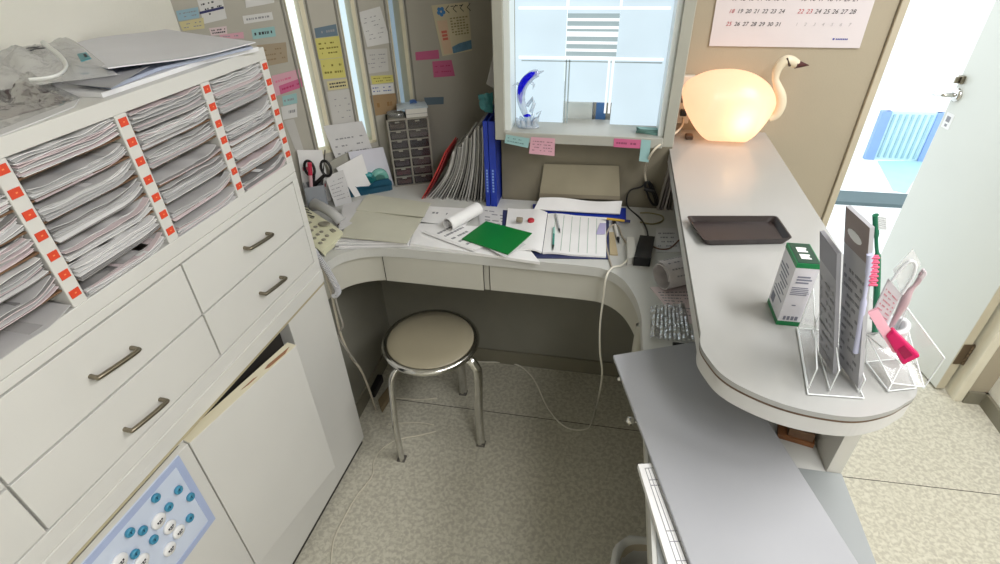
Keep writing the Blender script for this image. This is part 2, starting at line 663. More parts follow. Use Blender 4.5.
P = [AY(u, v, .10) for u, v in ((560, 102), (593, 102), (592, 126), (559, 126))]
tag(MB().box(P[0].x, P[1].x, .10, .22, WZ0 - .03, P[0].z).build('cream_box', mat('cream_board', (238, 238, 230), 0.6), origin=(P[0].x, .10, WZ0 - .03)), 'cream box standing outside behind the clear bottom of the window', 'box')
tag(MB().box(P[1].x + .012, P[1].x + .045, .11, .20, WZ0 - .03, P[0].z + .01).build('blue_crate', mat('blue_crate', (96, 140, 200), 0.6), origin=(P[1].x, .11, WZ0 - .03)), 'blue crate standing outside the window right of the cream box', 'crate')

# door to the outside
JX = .840
m = MB()
m.box(JX, .862, YW - .012, YW + .13, 0, 2.03)
m.box(.862, 1.50, YW - .012, YW + .13, 2.0, 2.03)
struct(m, 'trim_2', mat('jamb_paint', (186, 177, 156), 0.5), bevel=.003)
m = MB()
m.box(1.497, 1.530, .055, YW + .13, 0, 2.03)
struct(m, 'trim_3', mat('jamb_paint_r', (222, 216, 196), 0.5), bevel=.003)
hp, fp = Vector((1.452, .107, 0)), Vector((1.368, .715, 0))
dv = (fp - hp).normalized()
ang = math.atan2(dv.y, dv.x)
door = bpy.data.objects.new('door_1', None)
COL.objects.link(door)
door.location, door.rotation_euler = hp, (0, 0, ang)
door['kind'] = 'structure'
BASE[door] = Matrix.Translation(hp) @ Matrix.Rotation(ang, 4, 'Z')
DL = (fp - hp).length                       # local x from hinge to free edge, local +y faces the opening (-x side)
MB().box(0, DL, -.034, 0, .012, 2.0).build('door_leaf', mat('door_white', (208, 210, 202), 0.35, var=0.02, scale=2), door, bevel=.002)
MB().box(-.002, 0, -.034, -.001, .012, 2.0).build('door_edge', mat('door_edge', (196, 188, 166), 0.5), door)


def dl(u, v):
    P = onp(u, v, hp, Matrix.Rotation(ang, 3, 'Z') @ Vector((0, 1, 0)))
    return BASE[door].inverted() @ P


h = dl(957, 95)
m = MB()
m.T = Matrix.Translation((h.x, 0, h.z)) @ Matrix.Rotation(R(-90), 4, 'X')
m.lathe([(.026, 0), (.026, .006), (.02, .011), (.0, .012)], 24)
m.T = Matrix.Identity(4)
m.tube(smooth_path([(h.x, .0, h.z), (h.x, .045, h.z), (h.x + .02, .052, h.z - .002), (h.x + .06, .05, h.z - .008), (h.x + .10, .047, h.z + .003)], 6), .0085, 10)
m.build('door_handle', CHROME, door)
k = dl(963, 80)
m = MB().box(k.x - .012, k.x + .014, 0, .014, k.z - .014, k.z + .016)
m.box(k.x - .004, k.x + .004, .014, .030, k.z - .012, k.z + .012)
m.build('thumb_turn', NICKEL, door, bevel=.002)
k = dl(948, 121)
m = MB().box(k.x - .022, k.x + .022, 0, .0012, k.z - .03, k.z + .03)
m.m = 1
m.box(k.x - .01, k.x + .012, .0012, .0018, k.z - .004, k.z + .018)
m.box(k.x - .006, k.x + .008, .0012, .0018, k.z - .022, k.z - .012)
m.build('door_sticker', [PAPER, GREYINK], door)
hz = AY(969, 356, .10).z
m = MB().box(-.006, .0, -.036, -.004, hz - .05, hz + .05)
m.box(-.006, .0, -.075, -.04, hz - .05, hz + .05)
for q in range(5):
    m.tube([(-.006, -.038, hz - .05 + q * .02), (-.006, -.038, hz - .034 + q * .02)], .006, 10)
m.build('hinge', mat('old_hinge', (112, 96, 78), 0.4, 0.7), door)

BB = mat('grey_baseboard', (124, 120, 104), 0.6)
struct(MB().box(1.53, XR, .048, .06, 0, .06), 'baseboard_back', BB)
struct(MB().box(XR - .012, XR, YF, .06, 0, .06), 'baseboard_right', BB)
m = MB()
m.T = DM
m.box(tA, tB, 0, .008, 0, .06)
struct(m, 'baseboard_diagonal', BB)

# ceiling lamps, both unseen, the second housing an added fill
for i, (nm, loc, sx, sy, pw) in enumerate(LAMPS):
    t = thing('ceiling_light', 'long white ceiling light over the ' + ('waiting side near the door' if i == 0 else 'end of the counter behind the camera, added as fill'), 'ceiling light', (loc[0], loc[1], ZC))
    MB().box(-sx / 2 - .03, sx / 2 + .03, -sy / 2 - .03, sy / 2 + .03, -.012, 0).build('lamp_housing', CEIL, t)

# ------------------------------------------------------------------ outside
OUT = mat('white_concrete', (236, 238, 238), 0.8, var=0.03)  # plain near-white pavement colour
m = MB().box(-1.0, 6, YW + .1, 9, -.12, -.06)
struct(m, 'pavement', OUT)
p0, p1 = AZ(836, 192, -.05), AZ(907, 206, -.05)
y0, y1 = p0.y, AZ(836, 203, -.05).y
tag(MB().box(.7, 2.2, y1, y0, -.06, -.035).build('threshold_strip', mat('grey_green_stone', (84, 100, 102), 0.6), origin=None), 'grey green threshold strip on the pavement just outside the door', 'threshold')
yp = AZ(890, 160, -.06).y
pl, pr, pt = AY(868, 160, yp), AY(922, 160, yp), AY(880, 111, yp)
pan = thing('corrugated_panel', 'pale cyan ribbed panel with blue uprights standing outside the doorway', 'panel', ((pl.x + pr.x) / 2, yp, -.06))
w = (pr.x - pl.x) / 2
H = pt.z + .06
m = MB().box(-w, w, 0, .02, 0, H)
for k in range(9):
    x = -w + 2 * w * (k + .5) / 9
    m.m = 1
    m.box(x - .008, x + .008, -.008, 0, .02, H - .02)
m.build('ribbed_sheet', [mat('pale_cyan', (196, 226, 232), 0.5), mat('rib_shade', (150, 186, 196), 0.5)], pan)
for sx in (-1, 1):
    MB().box(sx * w - .035, sx * w + .035, -.015, .03, 0, H).build('upright', mat('blue_upright', (130, 160, 214), 0.5), pan)
Q = [AZ(u, v, -.056) for u, v in ((878, 161), (926, 161), (906, 193), (893, 190))]
tag(MB().slab(Q, .004).build('ground_mat', mat('cyan_mat', (170, 208, 212), 0.6), origin=Q[0]), 'pale cyan patch of ground covering in front of the ribbed panel outside', 'mat')
m = MB()
m.box(0.2, 5, yp + .9, yp + 1.0, -.06, 3.2)
struct(m, 'wall_outside', mat('outside_wall', (240, 240, 238), 0.8))
zz1 = AY(915, 77, yp + .9).z
tag(MB().box(.2, 5, yp + .86, yp + .9, zz1 - .006, zz1 + .006).build('pipe_rail', mat('thin_rail', (214, 214, 214), 0.5)), 'thin grey rail along the white wall outside the doorway', 'rail')

# ================================================================== FILING WALL (left)
CX, CY, PHI = -.7804, -.5434, R(3.2944)
CM = Matrix.Translation((CX, CY, 0)) @ Matrix.Rotation(-PHI, 4, 'Z')
CINV = CM.inverted()
CNV = (CM.to_3x3() @ Vector((1, 0, 0)))
CDEP = .305


def cabp(u, v, off=0.0):
    return CINV @ onp(u, v, Vector((CX, CY, 0)) + CNV * off, CNV)


CLEN = 1.30
CW = .2128
# --- pigeonhole shelf (z 1.115 .. 1.42)
ph = thing('pigeonhole_shelf', 'white pigeonhole shelf full of paper forms along the left wall', 'shelf', (CX, CY, 1.112), -PHI)
b = 1.112
m = MB()
m.box(-CDEP, 0, -CLEN, 0, 0, .03)
m.box(-CDEP, 0, -CLEN, 0, .281, .308)
m.box(-CDEP, -CDEP + .01, -CLEN, 0, .03, .281)
m.box(-CDEP, 0, -.026, 0, .03, .281)
for k in range(1, 6):
    m.box(-CDEP, 0, -k * CW - .013, -k * CW + .013, .03, .281)
m.box(-CDEP, 0, -CLEN, -CLEN + .02, .03, .281)
m.build('case', WHITE_PAINT, ph, bevel=.0015)
PIT = (.281 - .03) / 7
for c in range(4):
    ya, yb = -(c + 1) * CW + .0135, -c * CW - (.0265 if c == 0 else .0135)
    for k in range(1, 7):
        z = .281 - k * PIT
        L = yb - ya
        c0, c1 = ya + L * rnd.uniform(.36, .45), ya + L * rnd.uniform(.52, .62)
        poly = [(-.30, ya - .003), (-.004, ya - .003), (-.004, c0), (-.05, c0 + .012), (-.05, c1 - .012), (-.004, c1), (-.004, yb + .003), (-.30, yb + .003)]
        MB().prism(poly, z - .0016, z + .0016).build('shelf_board', HARDB, ph)
for c in range(4):
    y = -c * CW - (.013 if c == 0 else 0)
    for k in range(7):
        z = .281 - (k + .42) * PIT + .002
        m = MB().box(0.0002, .0012, y - .0085 + rnd.uniform(-.001, .001), y + .0085, z - .007, z + .007)
        m.m = 1
        m.box(.0012, .0014, y - .001, y + .002, z - .001, z + .001)
        m.build('label_sticker', [RED, mat('sticker_mark', (244, 150, 96), 0.5)], ph)

# paper in every slot
ORD = ['top', 'second', 'third', 'fourth', 'fifth', 'sixth', 'bottom']
COLN = ['right-hand column', 'second column from the right', 'third column from the right', 'leftmost column']
THK = [[.030, .027, .012, .030, .029, .024, .022], [.031, .027, .026, .009, .027, .016, .020], [.031, .017, .022, .021, .019, .027, .017], [.022, .026, .024, .028, .027, .018, .004]]
for c in range(4):
    ya, yb = -(c + 1) * CW + .016, -c * CW - (.028 if c == 0 else .016)
    for k in range(7):
        th = min(THK[c][k] * 1.08, PIT - .0045)
        zf = .281 - (k + 1) * PIT + .0022 if k < 6 else .0305
        L = yb - ya
        N = max(2, int(th / .0021))
        m = MB()
        r = random.Random(c * 10 + k)
        curl = r.uniform(.010, .020) if th < .026 else r.uniform(.004, .008)
        sag = r.uniform(.0, .0025)
        for j in range(N):
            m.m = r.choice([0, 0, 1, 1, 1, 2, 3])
            z0 = zf + .0005 + j * (th - .003) / max(1, N)
            fx = .004 - r.uniform(0, .014)
            drp = r.uniform(0, .0035) * (1 - j / N)
            a0, a1 = r.uniform(0, .02), r.uniform(.0, .025)
            ph0, amp = r.uniform(0, 6), r.uniform(.0003, .0011)
            cj = curl * r.uniform(.75, 1.2)
            lf = r.uniform(0, .0035)
            dx = r.uniform(-.012, .012)

            def fn(a, bb, z0=z0, fx=fx, drp=drp, a0=a0, a1=a1, ph0=ph0, amp=amp, cj=cj, lf=lf, dx=dx, j=j, N=N):
                y = ya + a0 * L + a * L * (1 - a0 - a1)
                t = max(0, (a - .72) / .28)
                lo = max(0, (.12 - a) / .12)
                z = z0 + amp * math.sin(ph0 + 9 * a) * (j / max(1, N - 1)) + cj * t * t * (.5 + .5 * j / N) + lf * lo * j / N + .0012 * j / N * math.sin(ph0 + 17 * a + 2 * bb)
                x = (min(fx, .006) + dx * .4 * a) if bb < .25 else (-.009 if bb < .75 else -.20)
                z -= drp * (1 - t) * (bb < .25)
                zmax = zf + PIT - .0045
                return (x, y, min(z, zmax - (N - j) * .0002))
            m.sheet(fn, 16, 2, .0011)
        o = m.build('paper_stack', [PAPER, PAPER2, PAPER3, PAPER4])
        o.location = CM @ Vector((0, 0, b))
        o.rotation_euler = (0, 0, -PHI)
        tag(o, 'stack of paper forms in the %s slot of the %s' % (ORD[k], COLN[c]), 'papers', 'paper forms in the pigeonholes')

# --- drawer cabinet (z .80 .. 1.112)
dc = thing('drawer_cabinet', 'white cabinet of wide drawers under the pigeonhole shelf', 'cabinet', (CX, CY, .80), -PHI)
m = MB()
m.box(-CDEP, -.012, -CLEN, 0, 0.0, .311)
m.box(-.012, 0, -CLEN, 0, .293, .311)
m.box(-.012, 0, -CLEN, 0, 0, .037)
m.box(-.012, 0, -.022, 0, .037, .293)
m.build('body', WHITE_PAINT, dc, bevel=.0015)
DWD = .4333
LZ = (.0385, .1605, .2915)
for c in range(3):
    y1 = -.0245 if c == 0 else -c * DWD - .0022
    y0 = -(c + 1) * DWD + .0022
    for q in range(2):
        z0, z1 = LZ[q] + .0024, LZ[q + 1] - .0024
        d = MB().box(-.0118, .0, y0, y1, z0, z1).build('drawer', WHITE_PAINT, dc, bevel=.001)
        cy = (-.217, -.645, -1.07)[c]
        if c < 2:
            zc = ((.091, .223), (.0785, .2165))[c][q]
            tilt = -.004
        else:
            zc, tilt = (.08, .215)[q], 0
        m = MB()
        hl = .042
        m.tube(smooth_path([(0.0, cy - hl, zc - tilt), (.013, cy - hl, zc - tilt), (.019, cy - hl + .007, zc - tilt), (.019, cy + hl - .007, zc + tilt), (.013, cy + hl, zc + tilt), (0, cy + hl, zc + tilt)], 5), .0046, 8)
        m.build('handle', NICKEL, d)
m = MB().box(-.02, -.0121, -CLEN, 0, .037, .293)
m.build('drawer_gap', DARKGAP, dc)

# --- base cabinet with doors (z .03 .. .80)
bc = thing('base_cabinet', 'white low cabinet under the drawers with its right door ajar', 'cabinet', (CX, CY, 0), -PHI)
m = MB()
m.box(-CDEP, .003, -CLEN, 0, .775, .80)
m.box(-CDEP, .002, -CLEN, -.0, .757, .775)
m.box(-CDEP, -.002, -.195, 0, .03, .757)
m.box(-CDEP, -.002, -CLEN, -.195, .03, .235)
m.box(-CDEP, -CDEP + .012, -CLEN, -.195, .235, .757)
m.box(-CDEP + .012, -.002, -.615, -.600, .235, .757)
m.build('body', WHITE_PAINT, bc, bevel=.0015)
MB().box(-CDEP + .02, -.012, -CLEN, -.004, 0, .03).build('plinth', mat('dark_plinth', (52, 48, 42), 0.7), bc)
MB().box(-.006, -.001, -CLEN, -.0, .7475, .7565).build('groove_strip', mat('yellowed_strip', (178, 168, 138), 0.6), bc)
hinge_y = -.602
da = R(8.8)
m = MB()
m.T = Matrix.Translation((0.0, hinge_y, 0)) @ Matrix.Rotation(-da, 4, 'Z')
m.box(-.012, .018, .0, .338, .235, .745)
dr = m.build('door', WHITE_PAINT, bc, bevel=.0015)
m = MB()
m.T = Matrix.Translation((0.0, hinge_y, 0)) @ Matrix.Rotation(-da, 4, 'Z')
m.box(-.0115, .0175, .001, .337, .745, .7462)
m.m = 1
m.prism([(.002, .25), (.006, .235), (.012, .245), (.014, .30), (.006, .325), (.004, .29)], .7462, .7468)
m.prism([(.004, .16), (.008, .18), (.008, .21), (.004, .20)], .7462, .7468)
m.build('door_top_edge', [CREAM, mat('chipped_wood', (150, 106, 76), 0.7)], dr)
MB().box(-.002, .014, -1.03, -.606, .235, .745).build('door', WHITE_PAINT, bc, bevel=.0015)
MB().box(-.045, -.040, -.598, -.1965, .236, .756).build('painted_shade_panel', DARKGAP, bc)  # added dark panel, paints the unlit cabinet interior behind the ajar door

# magnet board on the left door
bz = [cabp(180, 454, .018), cabp(214, 520, .018)]
yR, zT, zB = (bz[0].y + bz[1].y) / 2, bz[0].z, bz[1].z
mb = thing('magnet_board', 'pale blue bordered magnet board on the left cabinet door', 'board', CM @ Vector((.014, yR - .17, zB)), -PHI)
bw = .34
m = MB().box(.0002, .004, -bw / 2, bw / 2, 0, zT - zB)
m.build('panel', mat('blue_white_board', (208, 218, 236), 0.35, var=0.03), mb)
m = MB()
for a, c, d, e in ((-bw / 2, bw / 2, 0, .016), (-bw / 2, bw / 2, zT - zB - .016, zT - zB), (-bw / 2, -bw / 2 + .016, .016, zT - zB - .016), (bw / 2 - .016, bw / 2, .016, zT - zB - .016)):
    m.box(.004, .0052, a, c, d, e)
m.build('border', mat('blue_border', (172, 186, 220), 0.4), mb)
BMAG = mat('blue_magnet', (64, 140, 172), 0.3)
BLUEM = [((156, 498), 'top row left, above the white magnets'), ((190.7, 497), 'by the right border, topmost'), ((178.6, 490), 'topmost of all'), ((169, 507), 'just above the white magnets'),
         ((190, 518), 'by the right border, lower one'), ((130, 532.6), 'at the left border'), ((143, 530.5), 'right beside the one at the left border'), ((154, 539.5), 'below the white magnets'), ((135, 554), 'lowest near the bottom of the picture')]
MBX = .014 + .0042


def disc(T, r, h, rim, n=24):
    return [(r, 0), (r, h * .6), (r - rim, h), (0, h)]


for (u, v), w in BLUEM:
    P = cabp(u, v, MBX + .004)
    m = MB()
    m.T = Matrix.Rotation(R(90), 4, 'Y')
    m.lathe([(.0082, 0), (.0095, .002), (.0095, .006), (.008, .008), (.0055, .0082), (.005, .007), (0, .007)], 20)
    m.m = 1
    m.T = Matrix.Rotation(R(90), 4, 'Y') @ Matrix.Translation((0, 0, .0071))
    m.box(-.0035, .003, -.001, .001, 0, .0006)
    o = m.build('round_magnet', [BMAG, mat('magnet_mark', (24, 78, 104), 0.4)])
    o.location = CM @ Vector((MBX, P.y, P.z))
    o.rotation_euler = (0, 0, -PHI)
    tag(o, 'small blue round magnet on the board, ' + w, 'magnet', 'blue magnets')
WHM = [((159, 521), 'largest, upper left of the white group'), ((168, 527), 'middle of the white group'), ((179, 531.6), 'right end of the white group'), ((170, 549), 'below the white group on its own'), ((120, 562), 'cut by the bottom of the picture, left one'), ((142, 562), 'cut by the bottom of the picture, right one')]
WHM[1] = ((170, 527), WHM[1][1])
for (u, v), w in WHM:
    P = cabp(u, v, MBX + .004)
    rr = .0165 if 'largest' in w or 'cut' in w else .0145
    m = MB()
    m.T = Matrix.Rotation(R(90), 4, 'Y')
    m.lathe([(rr - .001, 0), (rr, .0015), (rr, .005), (rr - .002, .007), (0, .0074)], 28)
    m.T = Matrix.Translation((.0072, 0, 0))
    m.m = 1
    for q in range(3):
        m.box(0, .0008, -.007 + q * .005, -.0035 + q * .005, -.001, .003)
    m.box(0, .0008, -.004, .004, -.0045, -.0028)
    o = m.build('name_magnet', [mat('white_magnet', (236, 236, 236), 0.35), INK])
    o.location = CM @ Vector((MBX + rnd.uniform(0, .0), P.y, P.z))
    o.rotation_euler = (0, 0, -PHI)
    tag(o, 'white round magnet with black marks, ' + w, 'magnet', 'white magnets')

# --- papers and bags on top of the shelf (z 1.42)
ZT = 1.4205


def flat_poly(px, z, th):
    pts = [AZ(u, v, z) for u, v in px]
    return [(p.x, p.y) for p in pts]


def pile(name, px, z0, z1, mm, label, cat, group=None):
    poly = flat_poly(px, z1, 0)
    c = (sum(p[0] for p in poly) / len(poly), sum(p[1] for p in poly) / len(poly), z0)
    o = MB().prism(poly, z0, z1).build(name, mm, origin=c, bevel=0)
    return tag(o, label, cat, group)


LILAC = mat('lilac_white_card', (224, 224, 230), 0.6, var=0.02)
pile('card_sheet', [(52, 84), (60, 91), (101, 93), (205, 59), (258, 47), (200, 40), (100, 55)], ZT, ZT + .008, mat('white_card', (232, 232, 234), 0.6), 'white card lowest in the pile of big sheets on the shelf top', 'card', 'big sheets on the shelf')
pile('card_sheet', [(66, 80), (110, 86), (160, 67), (252, 46), (200, 36), (100, 48)], ZT + .009, ZT + .015, mat('blue_grey_card', (170, 178, 198), 0.6), 'blue grey card second from the bottom of the sheet pile', 'card', 'big sheets on the shelf')
m = MB()
P = [AZ(63, 47, ZT + .02), AZ(165, 28, ZT + .02), AZ(256, 44, ZT + .02), AZ(112, 78, ZT + .02)]


def bigsheet(a, bb):
    p = bil(P, a, bb)
    d = max(0, bb - .75) / .25
    return (p.x, p.y, ZT + .0175 + .004 * math.sin(5 * a + 2 * bb) + .012 * d * (1 - a) + .004)


m.sheet(bigsheet, 16, 10, .002)
tag(m.build('card_sheet', LILAC, origin=P[0]), 'large plain lilac grey sheet topmost on the white shelf', 'card', 'big sheets on the shelf')
m = MB()
P2 = [AZ(62, 84, ZT + .016), AZ(90, 80, ZT + .02), AZ(150, 66, ZT + .02), AZ(112, 88, ZT + .016)]
m.sheet(lambda a, bb: tuple(bil(P2, a, bb) + Vector((0, 0, .010 * math.sin(math.pi * a) * (1 - bb) + .001))), 12, 6, .001)
tag(m.build('loose_sheet', mat('grey_sheet', (168, 168, 172), 0.6), origin=P2[0]), 'curled grey loose sheet sticking out under the big lilac sheet', 'paper')


def crumple(name, px, z, amp, nu, nv, mm, seed, th=.0006, zedge=0.0):
    C = [AZ(u, v, z + .003) for u, v in px]
    m = MB()

    def fn(a, bb):
        p = bil(C, a, bb)
        e = (4 * a * (1 - a)) ** .5 * (4 * bb * (1 - bb)) ** .5
        h = abs(noise.noise(Vector((a * 4 + seed, bb * 4, seed * .7)))) + .5 * abs(noise.noise(Vector((a * 9, bb * 9 + seed, 3))))
        return (p.x, p.y, z + zedge + .002 + amp * e * (.25 + 1.1 * h) + .0015 * h)
    m.sheet(fn, nu, nv, th)
    return m, C


MAROON = mat('dark_maroon_packing', (78, 58, 66), 0.35, var=0.5, scale=14)
bag = thing('plastic_bag', 'clear plastic bag with dark maroon contents at the left end of the shelf top', 'bag', AZ(30, 110, ZT))
m, C = crumple('c', [(-40, 92), (30, 88), (72, 100), (-30, 128)], ZT, .028, 18, 10, None, 2.0)
m.build('contents', MAROON, bag, world=True)
m, C = crumple('c', [(-45, 88), (30, 84), (82, 97), (-30, 140)], ZT, .034, 24, 14, None, 2.0)
m.build('film', FILM2, bag, world=True)
tag(pile('loose_sheet', [(-40, 118), (10, 112), (80, 97), (74, 106), (40, 120), (-40, 150)], ZT - .0003, ZT + .0018, PAPER2, '', 'paper'), 'pale sheet under the plastic bag at the front of the shelf top', 'paper')
bag = thing('carrier_bag', 'clear carrier bag with white sheets and a teal patch on the sheet pile', 'bag', AZ(55, 75, ZT + .02))
m, C = crumple('c', [(18, 58), (55, 50), (66, 72), (22, 80)], ZT + .022, .02, 12, 8, None, 5.0, .0012)
m.m = 1
for q in range(4):
    a, bb = .2 + .15 * q, .35 + .1 * (q % 2)
    p = bil(C, a, bb)
    m.slab([p + Vector((-.01, 0, .025)), p + Vector((.012, .004, .026)), p + Vector((.012, -.002, .025)), p + Vector((-.01, -.006, .024))], .001)
m.build('contents', [PAPER, INK], bag, world=True)
m, C = crumple('c', [(-20, 66), (66, 34), (118, 74), (-20, 92)], ZT + .024, .030, 28, 18, None, 9.0)
m.build('film', FILM, bag, world=True)
m = MB()
hp_ = [AZ(u, v, ZT + .055) for u, v in ((42, 42), (50, 48), (60, 56), (66, 66), (60, 74), (48, 78), (30, 80))]
m.tube(smooth_path(hp_, 6), .0045, 8, ry=.5)
m.build('handle', mat('white_handle', (226, 228, 226), 0.4), bag, world=True)
m = MB()
tp = [AZ(77, 54, ZT + .06), AZ(86, 52, ZT + .06), AZ(91, 58, ZT + .058), AZ(81, 61, ZT + .058)]
m.slab(tp, .0015)
m.m = 1
m.slab([bil(tp, .55, .3) + Vector((0, 0, .001)), bil(tp, .8, .3) + Vector((0, 0, .001)), bil(tp, .8, .7) + Vector((0, 0, .001)), bil(tp, .55, .7) + Vector((0, 0, .001))], .0008)
m.build('teal_patch', [mat('teal_print', (52, 132, 142), 0.4), INK], bag, world=True)
#PART2
# ================================================================== DESK
def arc(pts): return [(p[0], p[1]) for p in smooth_path([(p[0], p[1], 0) for p in pts], 6)]


EDGE = arc([(-.786, -.56), (-.776, -.510), (-.750, -.458), (-.69, -.419), (-.62, -.405), (-.50, -.404), (-.20, -.411), (.0, -.416), (.060, -.428), (.105, -.47), (.135, -.54), (.150, -.62), (.152, -.75), (.152, -1.9)])
wt = thing('worktop', 'long cream reception worktop running under the window and turning along the counter', 'desk', (-.3, -.2, 0))
poly = EDGE + [(.497, -1.9), (.497, -1.046), (.4705, -1.046), (.4705, YW - .004), (.242, YW - .004), (.242, -.009), (WX0 - .004, -.009), (WX0 - .004, DC + WX0 - .006), (XL + .003, DC + XL - .004), (XL + .003, -.5405), (-.788, -.5405)]
MB().prism(poly, D - .032, D).build('tabletop', DESKTOP, wt, world=True, bevel=.002)
# apron under the edge, following it a little inside
ap = []
for i, p in enumerate(EDGE[2:]):
    a, c = Vector(EDGE[max(i + 1, 0)] + (0,)), Vector(EDGE[min(i + 3, len(EDGE) - 1)] + (0,))
    t = (c - a).normalized()
    ap.append(Vector((p[0] - t.y * .012, p[1] + t.x * .012, 0)))
m = MB()


def apf(a, bb):
    k = a * (len(ap) - 1)
    i = min(int(k), len(ap) - 2)
    p = lerp(ap[i], ap[i + 1], k - i)
    return (p.x, p.y, .673 + bb * (D - .0325 - .673))


m.sheet(apf, 120, 1, .014)
m.build('apron', DESK, wt, world=True)
DL0 = [(383.5, 483, 'd'), (489, 600, 'd')]
for u0, u1, _ in DL0:
    xa_, xb_ = AY(u0, 270, -.41).x, AY(u1, 280, -.41).x
    m = MB()
    ya_, yb_ = -.3985, -.4045
    m.slab([(xa_, ya_ - .001, D - .034), (xb_, yb_ - .001, D - .034), (xb_, yb_ - .001, .6745), (xa_, ya_ - .001, .6745)], .008)
    m.build('drawer_front', DESK, wt, world=True)
    m = MB()
    for x in (xa_ - .0016, xb_ + .0016):
        y = lerp((0, ya_, 0), (0, yb_, 0), (x - xa_) / (xb_ - xa_)).y
        m.box(x - .0007, x + .0007, y - .0010, y + .002, .674, D - .033)
    m.build('drawer_gap', DARKGAP, wt, world=True)
for u, v in ((632, 421), (621, 379)):
    m = MB()
    k = AX(u, v, .14)
    m.ball((k.x - .004, k.y, k.z), .011, .011, .011, 10)
    m.tube([(k.x, k.y, k.z), (.166, k.y, k.z)], .005, 10)
    m.build('drawer_knob', CHROME, wt, world=True)
MB().box(.481, .496, -1.9, -1.05, 0, D - .0325).build('end_panel', DESK, wt, world=True)
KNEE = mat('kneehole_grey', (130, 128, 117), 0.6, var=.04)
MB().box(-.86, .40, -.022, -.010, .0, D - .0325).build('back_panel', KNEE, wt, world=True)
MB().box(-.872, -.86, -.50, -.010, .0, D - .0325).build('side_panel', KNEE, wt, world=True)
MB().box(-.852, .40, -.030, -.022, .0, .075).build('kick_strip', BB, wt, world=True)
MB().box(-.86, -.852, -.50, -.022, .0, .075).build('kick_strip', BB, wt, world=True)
MB().box(.160, .4965, -1.9, -1.0445, D + .0002, D + .0016).build('grey_end_sheet', mat('grey_end_sheet', (140, 144, 144), 0.45, var=.04), wt, world=True)

# ================================================================== COUNTER
kl0, kl1 = AZ(668, 143, ZK), AZ(697, 335, ZK)
CP = [(.233, YW - .003), (.2235, -.94)] + [tuple(AZ(u, v, ZK)[:2]) for u, v in ((701, 346), (711, 362), (723, 375), (744, 388), (780, 403), (820, 413), (859, 417), (890, 411), (907, 402), (917, 393))] + [(.5585, -.985), (.565, -.90), (.565, YW - .003)]
c0 = [CP[0]] + arc(CP[1:14]) + [CP[-1]]
ct = thing('reception_counter', 'long white reception counter with a rounded end and a thin brown edge line', 'counter', (.40, -.4, 0))


def inset(poly, d):
    c = Vector((.40, -.45))
    out = []
    n = len(poly)
    for i in range(n):
        a, q = Vector(poly[i - 1]), Vector(poly[(i + 1) % n])
        t = (q - a).normalized()
        nn = Vector((t.y, -t.x))
        if nn.dot(c - Vector(poly[i])) < 0:
            nn = -nn
        out.append(tuple(Vector(poly[i]) + nn * d))
    return out


MB().prism(c0, ZK - .010, ZK).build('counter_top', COUNTER, ct, world=True, bevel=.0015)
MB().prism(inset(c0, .0004), ZK - .0145, ZK - .010).build('edge_line', EDGE_BROWN, ct, world=True)
MB().prism(inset(c0, .001), ZK - .046, ZK - .0145).build('fascia', mat('counter_fascia', (206, 205, 202), 0.45, var=0.04), ct, world=True)
MB().box(.4715, .497, -1.043, YW - .004, 0, ZK - .0465).build('side_panel', mat('panel_white', (206, 204, 196), 0.4, var=0.04), ct, world=True, bevel=.001)

# ================================================================== STOOL
st = thing('stool', 'round backless stool with a beige padded seat and bent chrome legs', 'stool', (-.508, -.428, 0))
SZ = .462
m = MB()
m.T = Matrix.Translation((0, 0, SZ))
m.lathe([(.148, -.012), (.152, .0), (.146, .007), (.11, .012), (.05, .0135), (0, .0138)], 48)
m.build('seat', mat('beige_vinyl', (154, 146, 124), 0.42, var=0.04, scale=6), st)
m = MB()
m.T = Matrix.Translation((0, 0, SZ))
m.tube([(.156 * math.cos(2 * math.pi * k / 56), .156 * math.sin(2 * math.pi * k / 56), -.006) for k in range(56)], .0125, 10, closed=True)
m.build('seat_rim', CHROME, st)
m = MB()
m.T = Matrix.Translation((0, 0, SZ))
m.lathe([(.146, -.030), (.150, -.012)], 48)
m.build('seat_base', mat('dark_underside', (60, 56, 50), 0.6), st)
for fx, fy in ((-.617, -.592), (-.340, -.476), (-.470, -.232)):
    L = Vector((fx + .508, fy + .428, 0))
    d = L.normalized()
    a = d * .11
    kn = d * .170
    pts = smooth_path([Vector((a.x, a.y, SZ - .036)), Vector((d.x * .15, d.y * .15, SZ - .037)), Vector((kn.x, kn.y, SZ - .055)), Vector((d.x * .181, d.y * .181, SZ - .10)), Vector((L.x * .995, L.y * .995, .18)), Vector((L.x, L.y, .004))], 5)
    m = MB()
    m.tube(pts, .0165, 12, ry=.7)
    lg = m.build('leg', CHROME, st)
    MB().box(L.x - .016, L.x + .016, L.y - .016, L.y + .016, 0, .006).build('foot_cap', mat('grey_cap', (96, 92, 86), 0.5), lg, bevel=.003)


# ================================================================== THINGS ON THE DESK
def plate(name, px, z, th, mats, label, cat, group=None, rows=0, seed=1, dens=.7, **k):
    P = [AZ(u, v, z) for u, v in px]
    m = MB()
    m.slab(P, th)
    if rows:
        scrib(m, P, rows, seed, dens=dens, lift=.0005, **k)
    c = sum(P, Vector()) / len(P)
    o = m.build(name, mats, origin=(c.x, c.y, z - th))
    if label:
        tag(o, label, cat, group)
    return o


